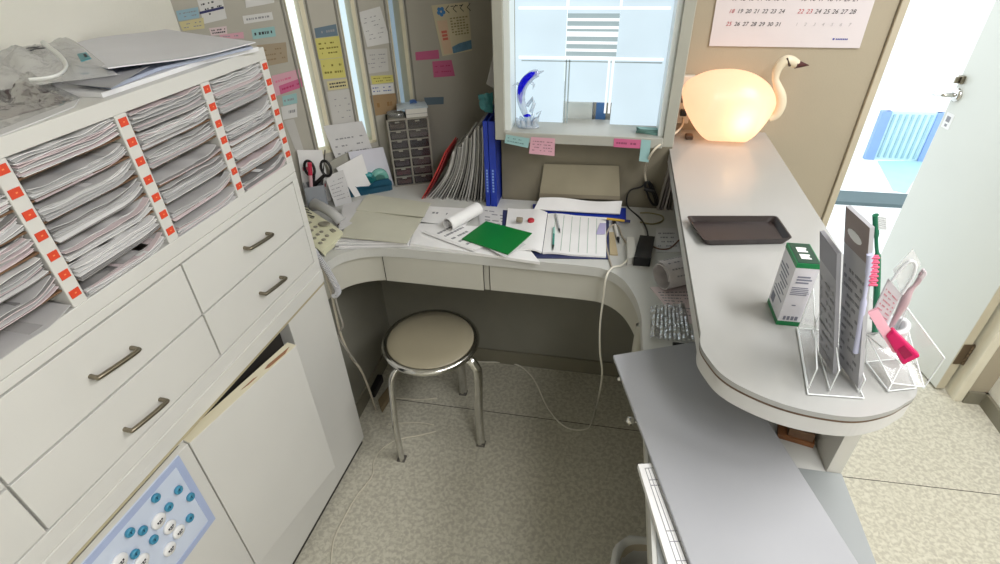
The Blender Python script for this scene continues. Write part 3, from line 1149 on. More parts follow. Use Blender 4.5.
# papers in the middle, lowest first
plate('paper_sheet', [(478, 205), (545, 214), (535, 232), (480, 228)], D + .003, .0024, [PAPER2, GREYINK], 'printed white sheet behind the green folder, in front of the blue binders', 'paper', 'papers on the desk', 5, 3, dens=.8)
plate('paper_pad', [(417, 223), (512, 228), (540, 262), (410, 243.5)], D + .010, .0095, [PAPER, GREYINK], 'large white paper pad under the curled notepad at the desk edge', 'paper pad', 'papers on the desk')
plate('paper_sheet', [(426, 206), (478, 209), (464, 227), (417, 221)], D + .0135, .0015, [PAPER, GREYINK], 'white sheet with a grey mark beside the beige folder', 'paper', 'papers on the desk', 1, 4, a0=.2, a1=.5, b0=.3, b1=.5, h=.5)
npd = thing('notepad', 'notepad with its pages rolled over, lying beside the green folder', 'notepad', AZ(455, 235, D + .0135))
m = MB()
P = [AZ(422, 232, D + .016), AZ(446, 220, D + .017), AZ(497, 240, D + .017), AZ(473, 251, D + .016)]
for q in range(3):
    m.slab([p + Vector((.004 * q, .002 * q, -.0004 + .0012 * q)) for p in P], .001)
scrib(m, [p + Vector((.008, .004, .0022)) for p in P], 5, 9, dens=.8)
m.build('page', [PAPER, GREYINK], npd, world=True)
a, c = AZ(448, 225, D + .039), AZ(478, 208.5, D + .039)
ax = (c - a).normalized()
s_ = ax.cross(Vector((0, 0, 1))).normalized()
m = MB()


def roll(al, bb):
    th = -1.5 + 5.6 * bb
    r_ = .0215 + .0012 * bb
    return lerp(a, c, al) + s_ * (r_ * math.cos(th)) + Vector((0, 0, r_ * math.sin(th)))


m.sheet(roll, 4, 22, .002)
m.m = 1
m.sheet(lambda al, bb: lerp(a, c, al * .98 + .01) + s_ * (.0135 * math.cos(bb * 4)) + Vector((0, 0, .0135 * math.sin(bb * 4) - .002)), 4, 12, .001)
m.build('rolled_page', [PAPER, PAPER2], npd, world=True)
plate('folder', [(486, 221), (532, 233), (508, 254), (462, 238.5)], D + .024, .0035, GREEN, 'bright green plastic folder lying on the papers at the desk edge', 'folder')
plate('paper_sheet', [(466, 236), (478, 229), (526, 244), (505, 257.5)], D + .0195, .0012, [PAPER2, GREYINK], 'thin clear topped sheet peeking out under the green folder', 'paper', 'papers on the desk')
# open notebook
nb = thing('open_notebook', 'open ruled notebook lying right of the green folder', 'notebook', AZ(575, 235, D))
m = MB()
m.slab([AZ(503, 210, D + .004), AZ(609, 216, D + .004), AZ(608.5, 258.5, D + .004), (AZ(500, 257, D + .004))], .0035)
m.build('cover', mat('navy_cover', (46, 52, 92), 0.5), nb, world=True)
m = MB()
P = [AZ(548, 213.5, D + .012), AZ(606, 217.5, D + .010), AZ(606, 256.5, D + .009), AZ(542.5, 252.5, D + .011)]
m.sheet(lambda al, bb: tuple(bil(P, al, bb) + Vector((0, 0, .004 * math.sin(3.1 * min(1, al * 2.2)) * (1 - al)))), 12, 4, .006)
m.m = 1
for q in range(6):
    al = .14 + .14 * q
    z = Vector((0, 0, .0042 * math.sin(3.1 * min(1, al * 2.2)) * (1 - al) + .0006))
    m.slab([bil(P, al, .05) + z, bil(P, al + .008, .05) + z, bil(P, al + .008, .95) + z, bil(P, al, .95) + z], .0004)
m.build('right_page', [PAPER, mat('green_rule', (150, 176, 160), 0.7)], nb, world=True)
m = MB()
Pl = [AZ(508, 208, D + .010), AZ(547.5, 213, D + .013), AZ(542, 252.5, D + .012), AZ(503, 249, D + .010)]
m.sheet(lambda al, bb: tuple(bil(Pl, al, bb) + Vector((0, 0, .010 * math.sin(3.0 * al ** 2.2)))), 12, 4, .006)
m.build('left_page', PAPER, nb, world=True)
# pens and stamps on it


def pen(name, p0, p1, z, r, mats, label, cat='pen', tipk=.15, cap=.3):
    a, b_ = AZ(*p0, z + r), AZ(*p1, z + r)
    m = MB()
    d = b_ - a
    m.tube([a, a + d * (1 - tipk)], r, 10)
    m.m = 1
    m.tube([a + d * (1 - tipk), a + d * (1 - tipk / 2), b_], [r * .95, r * .6, r * .15], 10)
    m.m = 2 if len(mats) > 2 else 1
    m.tube([a - d * .01, a + d * cap], r * 1.12, 10)
    return tag(m.build(name, mats, origin=a - Vector((0, 0, r))), label, cat)


pen('pen', (554, 228), (553, 250), D + .0145, .0034, [mat('teal_pen', (58, 146, 132), 0.3), BLACK, mat('teal_pen_cap', (150, 200, 190), 0.3)], 'teal green ballpoint lying along the notebook gutter', tipk=.2)
pen('pen', (556, 214), (560, 233), D + .0155, .0032, [mat('clear_pen', (196, 198, 200), 0.2), BLACK, mat('clear_pen', (196, 198, 200), 0.2)], 'clear ballpoint with black tip lying behind the teal one', tipk=.2)
plate('sticky_note', [(600, 223), (606, 223), (605, 234), (596, 234)], D + .0125, .0008, mat('lilac_note', (176, 170, 206), 0.7), 'small lilac note on the right page of the open notebook', 'note')
for (u, v), mm, lb, r_ in (((519, 221), mat('brown_stamp', (136, 126, 108), 0.5), 'small grey brown stamp lying on the papers beside a red disc', .009), ((531, 221), mat('red_disc', (176, 40, 52), 0.4), 'small round dark red ink pad on the papers', .011)):
    c = AZ(u, v, D + .022)
    m = MB()
    m.T = Matrix.Translation((0, 0, 0)) @ (Matrix.Rotation(R(90), 4, 'Y') @ Matrix.Translation((-r_, 0, -.008)) if 'stamp' in lb else Matrix.Identity(4))
    m.lathe([(r_ * .9, 0), (r_, .002), (r_, .010 if 'disc' in mm.name else .018), (r_ * .85, .012 if 'disc' in mm.name else .02)], 20)
    tag(m.build('ink_pad' if 'disc' in mm.name else 'rubber_stamp', mm, loc=(c.x, c.y, D + .0175)), lb, 'stamp')
# wood ruler, tool, yellow marker, blue eraser
pen('marker_pen', (630, 221.5), (601, 218), D + .014, .0045, [mat('yellow_barrel', (196, 160, 62), 0.4), PAPER, mat('navy_cap', (26, 34, 96), 0.4)], 'yellow marker with a dark blue cap lying across the notebook corner', 'marker', .2, .18)
plate('eraser', [(619, 213.5), (626, 214), (626, 219.5), (619, 219)], D + .012, .0118, mat('blue_eraser', (28, 52, 168), 0.5), 'small blue block beside the yellow marker', 'eraser')
plate('wood_strip', [(609, 232), (614, 232), (618, 254.5), (610, 254)], D + .005, .0047, mat('tan_wood', (176, 160, 128), 0.6, var=.1), 'short tan wooden strip lying beside the notebook', 'ruler')
pen('felt_pen', (614, 221), (619, 243), D + .0, .0055, [mat('white_barrel', (208, 206, 200), 0.35), BLACK, BLACK], 'white and black felt pen lying between notebook and adapters', 'pen', .22, .2)
# blue folder with white papers behind the notebook
plate('folder', [(533, 204), (626, 208), (626, 219), (533, 211)], D + .010, .0095, BLUEB, 'dark blue folder under white papers below the window', 'folder')
m = MB()
P = [AZ(540, 198, D + .035), AZ(622, 202, D + .033), AZ(620, 214, D + .018), AZ(534, 209.5, D + .018)]
m.sheet(lambda al, bb: tuple(bil(P, al, bb) + Vector((0, 0, .004 * math.sin(7 * al) * (1 - bb) + .0015))), 16, 4, .004)
tag(m.build('paper_bundle', PAPER, origin=P[3]), 'bundle of white papers lying on the dark blue folder below the window', 'papers')
# board leaning on the wall
P = [AY(544, 164, -.012), AY(619, 166, -.012), AZ(620, 201, D + .036), AZ(539, 198, D + .036)]
P[2].y, P[3].y = -.03, -.03
P[2] = AY(620, 200, -.035)
P[3] = AY(539, 197, -.035)
m = MB()
m.slab(P, .003)
m.m = 1
m.slab([p + Vector((0, -.0006, 0)) for p in (bil(P, .0, .88), bil(P, 1, .88), bil(P, 1, 1), bil(P, 0, 1))], .002)
o = m.build('leaning_board', [mat('drab_board', (146, 138, 116), 0.6, var=.08), mat('drab_board_edge', (126, 117, 98), 0.6)], origin=P[3])
tag(o, 'drab beige board leaning on the wall below the window', 'board')

# beige folders on white papers
for q in range(5):
    o_ = rnd.uniform(-3, 3)
    plate('paper_sheet', [(346 + o_, 222), (420, 212), (410 - q * 1.5, 246 - q * .8), (337 + o_, 249 - q * 2)], D + .004 + q * .004, .0032, [PAPER if q % 2 else PAPER2],
          ['lowest', 'second', 'third', 'fourth', 'topmost'][q] + ' white paper bundle in the pile under the beige folder', 'papers', 'white papers under the beige folder')
bf = thing('folder', 'large beige card folder lying on white papers at the left of the desk', 'folder', AZ(385, 220, D + .022))
P = [AZ(369, 194, D + .030), AZ(431, 203, D + .028), AZ(407, 243, D + .026), AZ(339, 237, D + .026)]
m = MB()
m.sheet(lambda al, bb: tuple(bil(P, al, bb) + Vector((0, 0, .003 * math.sin(4 * al + 1) * math.sin(3 * bb)))), 12, 8, .002)
m.build('cover', BEIGE, bf, world=True)
m = MB()
P3 = [AZ(369, 194, D + .032), AZ(431, 203, D + .031), AZ(424, 217, D + .031), AZ(356, 210, D + .032)]
m.sheet(lambda al, bb: tuple(bil(P3, al, bb) + Vector((0, 0, .004 * math.sin(math.pi * bb)))), 10, 6, .0015)
m.build('flap', BEIGE, bf, world=True)
plate('paper_sheet', [(343, 205), (362, 199), (356, 221), (338, 232)], D + .0295, .001, [PAPER2], 'pale translucent sheet left of the beige folder', 'paper')

# telephone
ph_ = thing('telephone', 'cream push-button telephone beside the drawer cabinet on the desk', 'telephone', AZ(318, 238, D))
T4 = [AZ(300, 202, D + .050), AZ(345, 231, D + .034), AZ(322, 250, D + .030), AZ(278, 222, D + .046)]
m = MB()
nv = 10
m.sheet(lambda al, bb: tuple(bil(T4, al, bb) - Vector((0, 0, .006 * (abs(2 * al - 1) ** 8 + abs(2 * bb - 1) ** 8)))), 14, 14, .022)
m.build('body', mat('cream_plastic', (214, 212, 182), 0.4, var=.02), ph_, world=True)
KEY = mat('grey_key', (138, 134, 118), 0.5)
for u, v in ((309.8, 223), (315.5, 226.7), (321.3, 231), (311.7, 230), (317.5, 233.5), (323.3, 238), (309.4, 232), (314, 237), (319.9, 241), (326.8, 234.3), (312.5, 218.5), (332.5, 229.5)):
    big = (u, v) == (332.5, 229.5)
    c = AZ(u, v, D + .040)
    # height of the face below the key
    best = min((((bil(T4, i / 20, j / 20) - c).xy.length, bil(T4, i / 20, j / 20).z) for i in range(21) for j in range(21)))[1]
    m = MB()
    m.T = Matrix.Translation((c.x, c.y, best - .0005))
    if big:
        m.T = m.T @ Matrix.Rotation(R(-35), 4, 'Z')
        m.box(-.011, .011, -.006, .006, 0, .003)
    else:
        m.lathe([(.0062, 0), (.0062, .0025), (.005, .0034)], 14, 1.15, .9)
    m.build('key', KEY, ph_, world=True)
c = AZ(324, 223.5, D + .043)
m = MB()
m.T = Matrix.Translation((c.x, c.y, D + .0405))
m.lathe([(.017, 0), (.017, .003), (.014, .0042), (.006, .0042), (.004, .003)], 24, 1.15, .9)
m.build('round_key', KEY, ph_, world=True)
m = MB()
for q in range(4):
    a, c = AZ(302 + q * 2.0, 205.5 + q * 3.1, D + .0485), AZ(306.5 + q * 2.6, 209 + q * 3.2 - 2, D + .0485)
    d = (c - a).normalized().cross(Vector((0, 0, 1))) * .0018
    m.slab([a - d, c - d, c + d, a + d], .001)
m.build('label_line', BLACK, ph_, world=True)
hs = smooth_path([AZ(314, 204, D + .03), AZ(322, 207, D + .05), AZ(333, 214, D + .045), AZ(341, 222, D + .022)], 6)
m = MB()
m.tube(hs, [.016 + .006 * abs(2 * i / (len(hs) - 1) - 1) ** 2 for i in range(len(hs))], 12, ry=.7)
m.build('handset', mat('grey_handset', (186, 186, 184), 0.4), ph_, world=True)
# coiled cord hanging over the edge
base = smooth_path([AY(314, 251, -.515), AY(318, 257, -.53), AY(326, 268, -.535), AY(333, 280, -.535), AY(338, 291, -.535), AY(334, 296, -.535)], 24)
m = MB()
pts = []
for i, p in enumerate(base):
    t = (base[min(i + 1, len(base) - 1)] - base[max(i - 1, 0)]).normalized()
    u_ = t.orthogonal().normalized()
    w_ = t.cross(u_)
    for q in range(2):
        an = (i * 2 + q) * 1.05
        pts.append(p + u_ * (.009 * math.cos(an)) + w_ * (.009 * math.sin(an)))
m.tube(pts, .0017, 6)
m.build('coiled_cord', mat('white_cord', (206, 206, 210), 0.4), ph_, world=True)

# pen cup with scissors and marker
c = AZ(319, 207, D)
PY = c.y
cup = thing('pen_cup', 'grey translucent pen cup standing beside the telephone', 'cup', (c.x, c.y, D), R(30))
HC = AY(318, 184, PY).z - D
m = MB()
o_, i_ = .034, .031
m.box(-o_, o_, -o_ * .8, o_ * .8, 0, .003)
for sx in (-1, 1):
    m.box(min(sx * o_, sx * i_), max(sx * o_, sx * i_), -o_ * .8, o_ * .8, .003, HC)
    m.box(-i_, i_, min(sx * o_ * .8, sx * i_ * .8), max(sx * o_ * .8, sx * i_ * .8), .003, HC)
m.build('cup_body', mat('smoky_plastic', (150, 154, 160), 0.25, var=.05), cup, bevel=.002)
m = MB()
for sx, uu in ((-1, 309.5), (1, 326)):
    k = AY(uu, 168.5, PY)
    loop = []
    for q in range(20):
        an = 2 * math.pi * q / 20
        loop.append(k + Vector((.018 * math.cos(an), .0, .028 * math.sin(an))))
    m.tube(loop, .0048, 8, closed=True)
    m.tube([k + Vector((-sx * .010, 0, -.024)), Vector((c.x + sx * .004, PY, D + HC - .004)), Vector((c.x - sx * .004, PY, D + .02))], [.006, .008, .004], 8)
sc = m.build('scissors', BLACK, origin=(c.x, c.y, D + .02))
tag(sc, 'black handled scissors standing in the grey pen cup', 'scissors')
m = MB()
a, b_ = AY(311, 184, PY - .014), AY(309.5, 163, PY - .012)
m.tube([a - (b_ - a) * 1.6, lerp(a, b_, .45)], .0065, 12)
m.m = 1
m.tube([lerp(a, b_, .45), b_], .0075, 12)
tag(m.build('marker_pen', [mat('pink_white_barrel', (214, 176, 182), 0.4), mat('crimson', (196, 44, 74), 0.4)], origin=Vector((a.x, a.y, D + .004))), 'red capped marker standing in front of the scissors in the pen cup', 'marker')
m = MB()
a, b_ = AY(322.5, 185, PY + .012), AY(325, 150, PY + .012)
m.tube([a - (b_ - a) * .9, b_], [.0028, .0022], 8)
tag(m.build('thin_rod', mat('dark_rod', (70, 66, 60), 0.4), origin=Vector((a.x, a.y, D + .006))), 'thin dark rod sticking up from the pen cup', 'pen')

# sheets standing against the diagonal wall


def standing(name, px, off_t, mats, label, rows=0, seed=1, th=.0012, cat='paper', zb=D + .001, fwd=0.0):
    T = [DG(px[0][0], px[0][1], off_t), DG(px[1][0], px[1][1], off_t)]
    n_off = off_t + .035 + fwd
    B = [AZ(px[2][0], px[2][1], zb), AZ(px[3][0], px[3][1], zb)]
    for b_ in B:
        k = (b_ - DP).dot(DN)
        if k < off_t + .01:
            b_ += DN * (off_t + .01 - k)
    P = [T[0], T[1], B[0], B[1]]
    m = MB()
    m.slab(P, th)
    if rows:
        scrib(m, P, rows, seed, dens=.6, h=.18)
    lo = min(P, key=lambda q: q.z)
    return tag(m.build(name, mats, origin=lo), label, cat, 'sheets standing behind the tape dispenser')


standing('paper_sheet', [(323, 126), (362, 121), (370, 172), (334, 180)], .012, [PAPER2, GREYINK], 'white printed sheet standing in front of the middle window slit', 7, 21)
standing('paper_sheet', [(297, 150), (322, 150), (327, 196), (302, 202)], .016, [PAPER, mat('pink_ink', (206, 90, 110), 0.6)], 'white sheet with a pink mark standing behind the pen cup', 2, 22)
standing('card_board', [(326, 164), (352, 150), (362, 180), (336, 189)], .024, [mat('grey_card', (160, 158, 148), 0.6)], 'grey card standing in front of the white printed sheet', th=.003, cat='card')
standing('paper_sheet', [(348, 152), (383, 147), (389, 181), (354, 187)], .034, [mat('lilac_sheet', (206, 206, 216), 0.7)], 'plain lilac white sheet standing left of the small drawer tower', cat='paper')
standing('paper_sheet', [(336, 168), (362, 154), (356, 177), (343, 186)], .046, [PAPER], 'slanted white sheet standing behind the tape dispenser', cat='paper')
standing('paper_sheet', [(325, 177), (343, 170), (347, 197), (332, 203)], .080, [PAPER2, GREYINK], 'scribbled white sheet standing between pen cup and tape dispenser', 6, 25)

# tape dispenser
a, b_ = AZ(349, 198, D), AZ(393, 190, D)
dd = (b_ - a)
Ld = dd.length
td = thing('tape_dispenser', 'dark teal tape dispenser holding two rolls of tape', 'tape dispenser', a, math.atan2(dd.y, dd.x))
TEAL = mat('dark_teal', (18, 76, 100), 0.3, var=.05)
HT = .05
m = MB()
dep = .062
m.prism([(0, .004), (.01, 0), (Ld - .01, 0), (Ld, .006), (Ld, dep), (0, dep)], 0, HT * .55)
m.T = Matrix.Rotation(R(90), 4, 'X')
for y0 in (0, dep - .004):
    prof = [(0, .02), (.0, HT * 1.05), (.02, HT * 1.08), (.035, HT * .75), (Ld * .48, HT * .62), (Ld * .62, HT * .95), (Ld - .012, HT * 1.0), (Ld, HT * .7), (Ld, .02)]
    m.prism(prof, -y0 - .004, -y0)
m.build('dispenser_body', TEAL, td, bevel=.001)
for cx_, rr, wv, cc in ((Ld * .50, .030, .022, (44, 142, 146)), (Ld * .76, .034, .030, (110, 172, 160))):
    m = MB()
    m.T = Matrix.Translation((cx_, .012, HT * .95)) @ Matrix.Rotation(R(-90), 4, 'X')
    m.lathe([(rr * .55, 0), (rr, 0), (rr, wv), (rr * .55, wv), (rr * .55, 0)], 28)
    m.build('tape_roll', mat('tape_%d' % cc[0], cc, 0.25), td)
m = MB()
m.box(.0, .012, .008, dep - .008, HT * 1.05, HT * 1.2)
m.build('cutter', CHROME, td)

# tower of small drawers
a, b_ = AZ(396, 187, D), AZ(435, 182.5, D)
dd = b_ - a
LW = dd.length
ang_ = math.atan2(dd.y, dd.x)
nrm = Vector((dd.y, -dd.x, 0)).normalized()
HT_ = (onp(382, 121, a, nrm).z + onp(431, 116, b_, nrm).z) / 2 - D
tw = thing('drawer_tower', 'small tower of smoky see-through drawers on the desk below the window slits', 'drawers', a, ang_)
TD = .085
GR = mat('tower_frame', (150, 146, 136), 0.5)
m = MB()
m.box(0, .006, 0, TD, 0, HT_)
m.box(LW - .006, LW, 0, TD, 0, HT_)
m.box(LW * .47 - .003, LW * .47 + .003, 0, TD, 0, HT_)
m.box(0, LW, TD - .004, TD, 0, HT_)
m.box(0, LW, 0, TD, HT_ - .005, HT_)
NR = 7
rh = (HT_ - .008) / NR
for k in range(NR):
    m.box(.006, LW - .006, 0, TD, k * rh, k * rh + .003)
m.build('tower_case', GR, tw)
CONT = [[(170, 150, 120), (150, 148, 144), (118, 112, 118), (96, 92, 92), (198, 196, 192), (188, 70, 84), (160, 84, 60)], [(28, 28, 30), (190, 184, 172), (26, 26, 28), (104, 98, 98), (214, 208, 192), (216, 210, 194), (150, 140, 138)]]
SMOKE = clear('smoky_clear', (206, 202, 206), gl=.1, rough=.1, body=.06, bodyc=(190, 188, 190), fr=.2)
for cI, (x0, x1) in enumerate(((.007, LW * .47 - .004), (LW * .47 + .004, LW - .007))):
    for k in range(NR):
        z0 = HT_ - .006 - (k + 1) * rh + .0035
        m = MB().box(x0, x1, .002, .004, z0, z0 + rh - .005)
        m.box(x0, x1, .004, TD - .01, z0, z0 + .001)
        d = m.build('drawer', SMOKE, tw)
        m = MB().box((x0 + x1) / 2 - .008, (x0 + x1) / 2 + .008, -.004, .002, z0 + rh - .010, z0 + rh - .006)
        m.build('drawer_pull', GR, d)
        m = MB()
        m.box(x0 + .004, x1 - .004, .006, TD - .02, z0 + .002, z0 + (rh - .008) * (.9 if k in (4, 5) and cI else .65))
        m.build('contents', mat('contents_%d_%d' % (cI, k), CONT[cI][k], 0.6, var=.2, scale=40), d, bevel=.003)
tz = D + HT_ + .0005
tw_m = BASE[tw]


def onto(name, boxes, mats, lab, cat):
    m = MB()
    for (x0, x1, y0, y1, z0, z1, mi) in boxes:
        m.m = mi
        m.T = tw_m
        m.box(x0, x1, y0, y1, HT_ + z0, HT_ + z1)
    p = tw_m @ Vector((boxes[0][0], boxes[0][2], HT_))
    return tag(m.build(name, mats, origin=p, bevel=.0015), lab, cat)


onto('white_box', [(LW * .48, LW * .99, .004, .08, 0, .030, 0), (LW * .48, LW * .99, .0035, .005, .012, .014, 1)], [mat('box_white', (206, 204, 198), 0.6), GREYINK], 'white card box on the right of the small drawer tower', 'box')
p = tw_m @ Vector((LW * .24, .035, HT_))
m = MB()
m.lathe([(.022, 0), (.026, .004), (.030, .016), (.028, .016), (.024, .005), (0, .003)], 24, 1.1, .8)
tag(m.build('glass_dish', clear('dish_glass', (225, 230, 228), gl=.3, rough=.05, body=.2), loc=p), 'small clear dish on the left of the small drawer tower', 'dish')
m = MB()
q4 = [tw_m @ Vector((LW * .28, .004, HT_ + .033)), tw_m @ Vector((LW * 1.02, .006, HT_ + .033)), tw_m @ Vector((LW * 1.0, .08, HT_ + .033)), tw_m @ Vector((LW * .3, .08, HT_ + .033))]
m.sheet(lambda al, bb: tuple(bil(q4, al, bb) + Vector((0, 0, .012 * math.sin(math.pi * al) * math.sin(math.pi * bb) + .004 * noise.noise(Vector((al * 6, bb * 5, 2)))))), 14, 8, .004)
m.m = 1
m.sheet(lambda al, bb: tuple(bil(q4, .45 + al * .22, .2 + bb * .5) + Vector((0, 0, .013 + .004 * math.sin(3 * al)))), 6, 4, .001)
tag(m.build('soft_packet', [mat('pale_packet', (186, 198, 206), 0.35, var=.1), mat('blue_print', (40, 100, 176), 0.4)], origin=q4[0]), 'crumpled pale packet with a blue print on top of the drawer tower', 'packet')

# leaning magazines, red folder, blue binders
MAGM = [mat('mag_%d' % i, c, 0.6, var=.06, scale=30) for i, c in enumerate([(150, 148, 144), (176, 174, 170), (120, 118, 114), (140, 138, 132), (190, 188, 184), (104, 102, 98)])]
NM = 20


def leaner(name, xb, yb, lean, H, th, dep, mats, bulge=.012):
    """upright slab on the desk, its front edge towards the room, top leaning to the right"""
    m = MB()

    def fn(al, bb):
        z = D + .0008 + H * al
        x = xb + lean * al + bulge * math.sin(math.pi * al)
        return (x, yb + dep * bb, z)
    m.sheet(fn, 10, 2, th)
    return m.build(name, mats, origin=(xb, yb, D))


b0, b1 = AZ(422.5, 199, D), AZ(486, 203, D)
NAMES = ['first', 'second', 'third', 'fourth', 'fifth', 'sixth', 'seventh', 'eighth', 'ninth', 'tenth', 'eleventh', 'twelfth', 'thirteenth', 'fourteenth', 'fifteenth', 'sixteenth', 'seventeenth', 'eighteenth', 'nineteenth', 'twentieth']
o = leaner('folder', b0.x - .004, b0.y, .105, .185, .004, .15, mat('red_folder', (196, 62, 58), 0.4), .004)
tag(o, 'red folder leaning at the left end of the magazine row', 'folder')
o = leaner('folder', b0.x + .006, b0.y + .004, .100, .180, .003, .15, mat('dark_red_folder', (150, 48, 52), 0.4), .005)
tag(o, 'darker red folder just behind the bright red one', 'folder')
for i in range(NM):
    t = i / (NM - 1)
    xb = lerp(b0, b1, t).x + .014 * (1 - t)
    yb = lerp(b0, b1, t).y + rnd.uniform(0, .018)
    lean = .105 * (1 - t) ** .9 + .004
    H = .19 + .10 * t + rnd.uniform(-.012, .012)
    th = .0045 + rnd.uniform(-.001, .0012)
    o = leaner('magazine', xb, yb, lean, H, th, .15, MAGM[rnd.randrange(6)], .018 * (1 - t) + .002)
    tag(o, NAMES[i] + ' grey magazine from the left in the leaning row beside the red folder', 'magazine', 'leaning magazines')
for x0, x1, lb in ((-.374, -.358, 'left'), (-.356, -.334, 'right')):
    bd = thing('ring_binder', 'blue ring binder at the right end of the magazine row, %s one of two' % lb, 'binder', ((x0 + x1) / 2, -.075, D))
    w2 = (x1 - x0) / 2
    m = MB().box(-w2, w2, 0, .004, .0, .305)
    m.box(-w2, -w2 + .003, .004, .20, 0, .305)
    m.box(w2 - .003, w2, .004, .20, 0, .305)
    m.build('cover', BLUEB, bd, bevel=.001)
    MB().box(-w2 + .004, w2 - .004, .008, .19, .004, .275).build('pages', PAPER2, bd)
    m = MB()
    for q in range(8):
        m.box(-.003, .003, -.0005, .0, .055 + q * .011, .062 + q * .011)
    m.build('spine_print', mat('spine_print', (130, 160, 220), 0.5), bd)
m = MB()
q4 = [AY(478, 94, .03), AY(493, 92, .03), AY(493, 113, .0), AY(480, 108, .0)]
m.sheet(lambda al, bb: tuple(bil(q4, al, bb) + Vector((.006 * noise.noise(Vector((al * 5, bb * 5, 1))), -.012 * math.sin(math.pi * al), .008 * noise.noise(Vector((al * 4, bb * 6, 7)))))), 10, 8, .004)
tag(m.build('teal_pouch', mat('teal_film', (54, 122, 126), 0.35, var=.15, scale=30), origin=q4[3]), 'crumpled teal pouch draped on top of the magazines beside the binders', 'pouch')
m = MB()
q4 = [AY(494, 50, .05), AY(499, 52, .07), AY(499, 92, .05), AY(486, 84, .02)]
m.sheet(lambda al, bb: tuple(bil(q4, al, bb) + Vector((0, .01 * math.sin(3 * bb), 0))), 6, 8, .001)
tag(m.build('paper_sheet', PAPER2, origin=q4[3]), 'pale sheet sticking up between the binders and the window frame', 'paper')

# adapters and cables near the counter
plate('power_adapter', [(640, 235), (655, 236.5), (651, 258), (634, 257)], D + .030, .0298, mat('black_adapter', (20, 20, 22), 0.35), 'black power adapter block on the desk beside the counter', 'adapter')
ob = plate('power_adapter', [(627, 237), (634, 237), (637, 256), (628, 259)], D + .022, .0218, mat('white_adapter', (214, 212, 204), 0.35), 'white power adapter block left of the black one', 'adapter')


def cable(name, pts, r, mm, label, cat='cable', n=8, origin=None):
    m = MB()
    P = smooth_path(pts, n)
    for p in P:
        p.z = max(p.z, r + .0004)
    m.tube(P, r, 8)
    lo = min(P, key=lambda q: q.z)
    return tag(m.build(name, mm, origin=lo), label, cat)


CORDW = mat('white_cable', (226, 222, 208), 0.5)
zd = D + .0035
hang = [AZ(629, 258, D + .010), AZ(622, 265, D + .006), AZ(612, 268, D + .004), AY(606, 278, -.452), AY(603, 300, -.452), AY(600, 326, -.452), AY(600, 352, -.452)]
flo = [AZ(603, 385, .005), AZ(596, 408, .005), AZ(588, 428, .005), AZ(566, 427, .005), AZ(548, 408, .005), AZ(533, 378, .005), AZ(515, 364, .005), AZ(485, 362, .005), AZ(465, 362, .005)]
cable('cable', hang + [AY(602, 376, -.455)] + flo[1:], .0032, CORDW, 'white cord hanging over the desk edge and trailing along the floor to the stool', 'cord')
cable('cable', [AZ(612, 268, zd), AZ(607, 250, zd), AZ(606, 236, zd), AZ(611, 226, zd + .004), AZ(618, 226, zd + .004), AZ(622, 236, zd), AZ(627, 244, zd)], .0028, mat('grey_tan_cable', (164, 154, 138), 0.5), 'grey tan cable looping around the white adapter', 'cord')
cable('cable', [AZ(648, 236, D + .015), AZ(646, 228, D + .006), AZ(640, 218, zd), AZ(628, 207, zd), AY(627, 197, -.022), AY(631, 190, -.02), AY(641, 187, -.02), AY(646, 182, -.02)], .0028, BLACK, 'black cord from the black adapter up to the cable bundle on the wall', 'cord')
bun = thing('cable_bundle', 'bundled black cable hanging on the wall below the window', 'cable', AY(651, 204, -.02))
m = MB()
for q in range(6):
    o_ = Vector((.0035 * (q % 3) - .003, -.004 * (q // 3), 0))
    a, b_ = AY(646, 181, -.018) + o_, AY(655, 205, -.018) + o_
    d = Vector((.007 + .002 * (q % 3), 0, .003))
    pts = [a + d * .3, lerp(a, b_, .2) + d, lerp(a, b_, .8) + d, b_, lerp(a, b_, .8) - d, lerp(a, b_, .2) - d]
    m.tube(smooth_path(pts + [pts[0]], 5), .0022, 6)
m.build('loops', BLACK, bun, world=True)
m = MB()
c = lerp(AY(646, 181, -.018), AY(655, 205, -.018), .35)
m.tube([c + Vector((-.016, -.003, .004)), c + Vector((.016, -.003, -.004))], .0075, 10)
m.build('tie', mat('dark_tie', (34, 34, 36), 0.6), bun, world=True)
cable('cable', [AY(683, 118, YW - .02), AY(682, 126, .12), AY(672, 136, -.05), AY(656, 148, -.112), AY(648, 160, -.10), AY(645, 172, -.03), AY(646, 181, -.02)], .0034, mat('cream_cord', (206, 196, 176), 0.5), 'cream cord from the wall socket down past the window sill corner', 'cord')
cable('cable', [AZ(645, 203, zd), AY(648, 192, -.014), AY(652, 182, -.012)], .0030, mat('tan_cord', (150, 136, 108), 0.5), 'short tan cord against the wall beside the black cable bundle', 'cord')
cable('cable', [AZ(640, 222, zd), AZ(652, 224, zd), AZ(662, 221, zd), AZ(662, 216, zd), AZ(650, 213, zd), AZ(640, 213, zd)], .0025, mat('olive_cord', (140, 132, 96), 0.5), 'olive cord curled on the desk behind the black adapter', 'cord')
cable('cable', [AZ(652, 246, zd), AZ(660, 249, zd), AZ(670, 248, zd), AZ(679, 240, zd)], .0022, mat('brown_cord', (128, 92, 78), 0.5), 'thin brown cord between the black adapter and the counter', 'cord')
plate('paper_sheet', [(656, 228), (676, 228), (680, 252), (656, 252)], D + .0016, .0012, [PAPER2, GREYINK], 'white sheet lying under the brown cord beside the counter', 'paper', None, 4, 31)
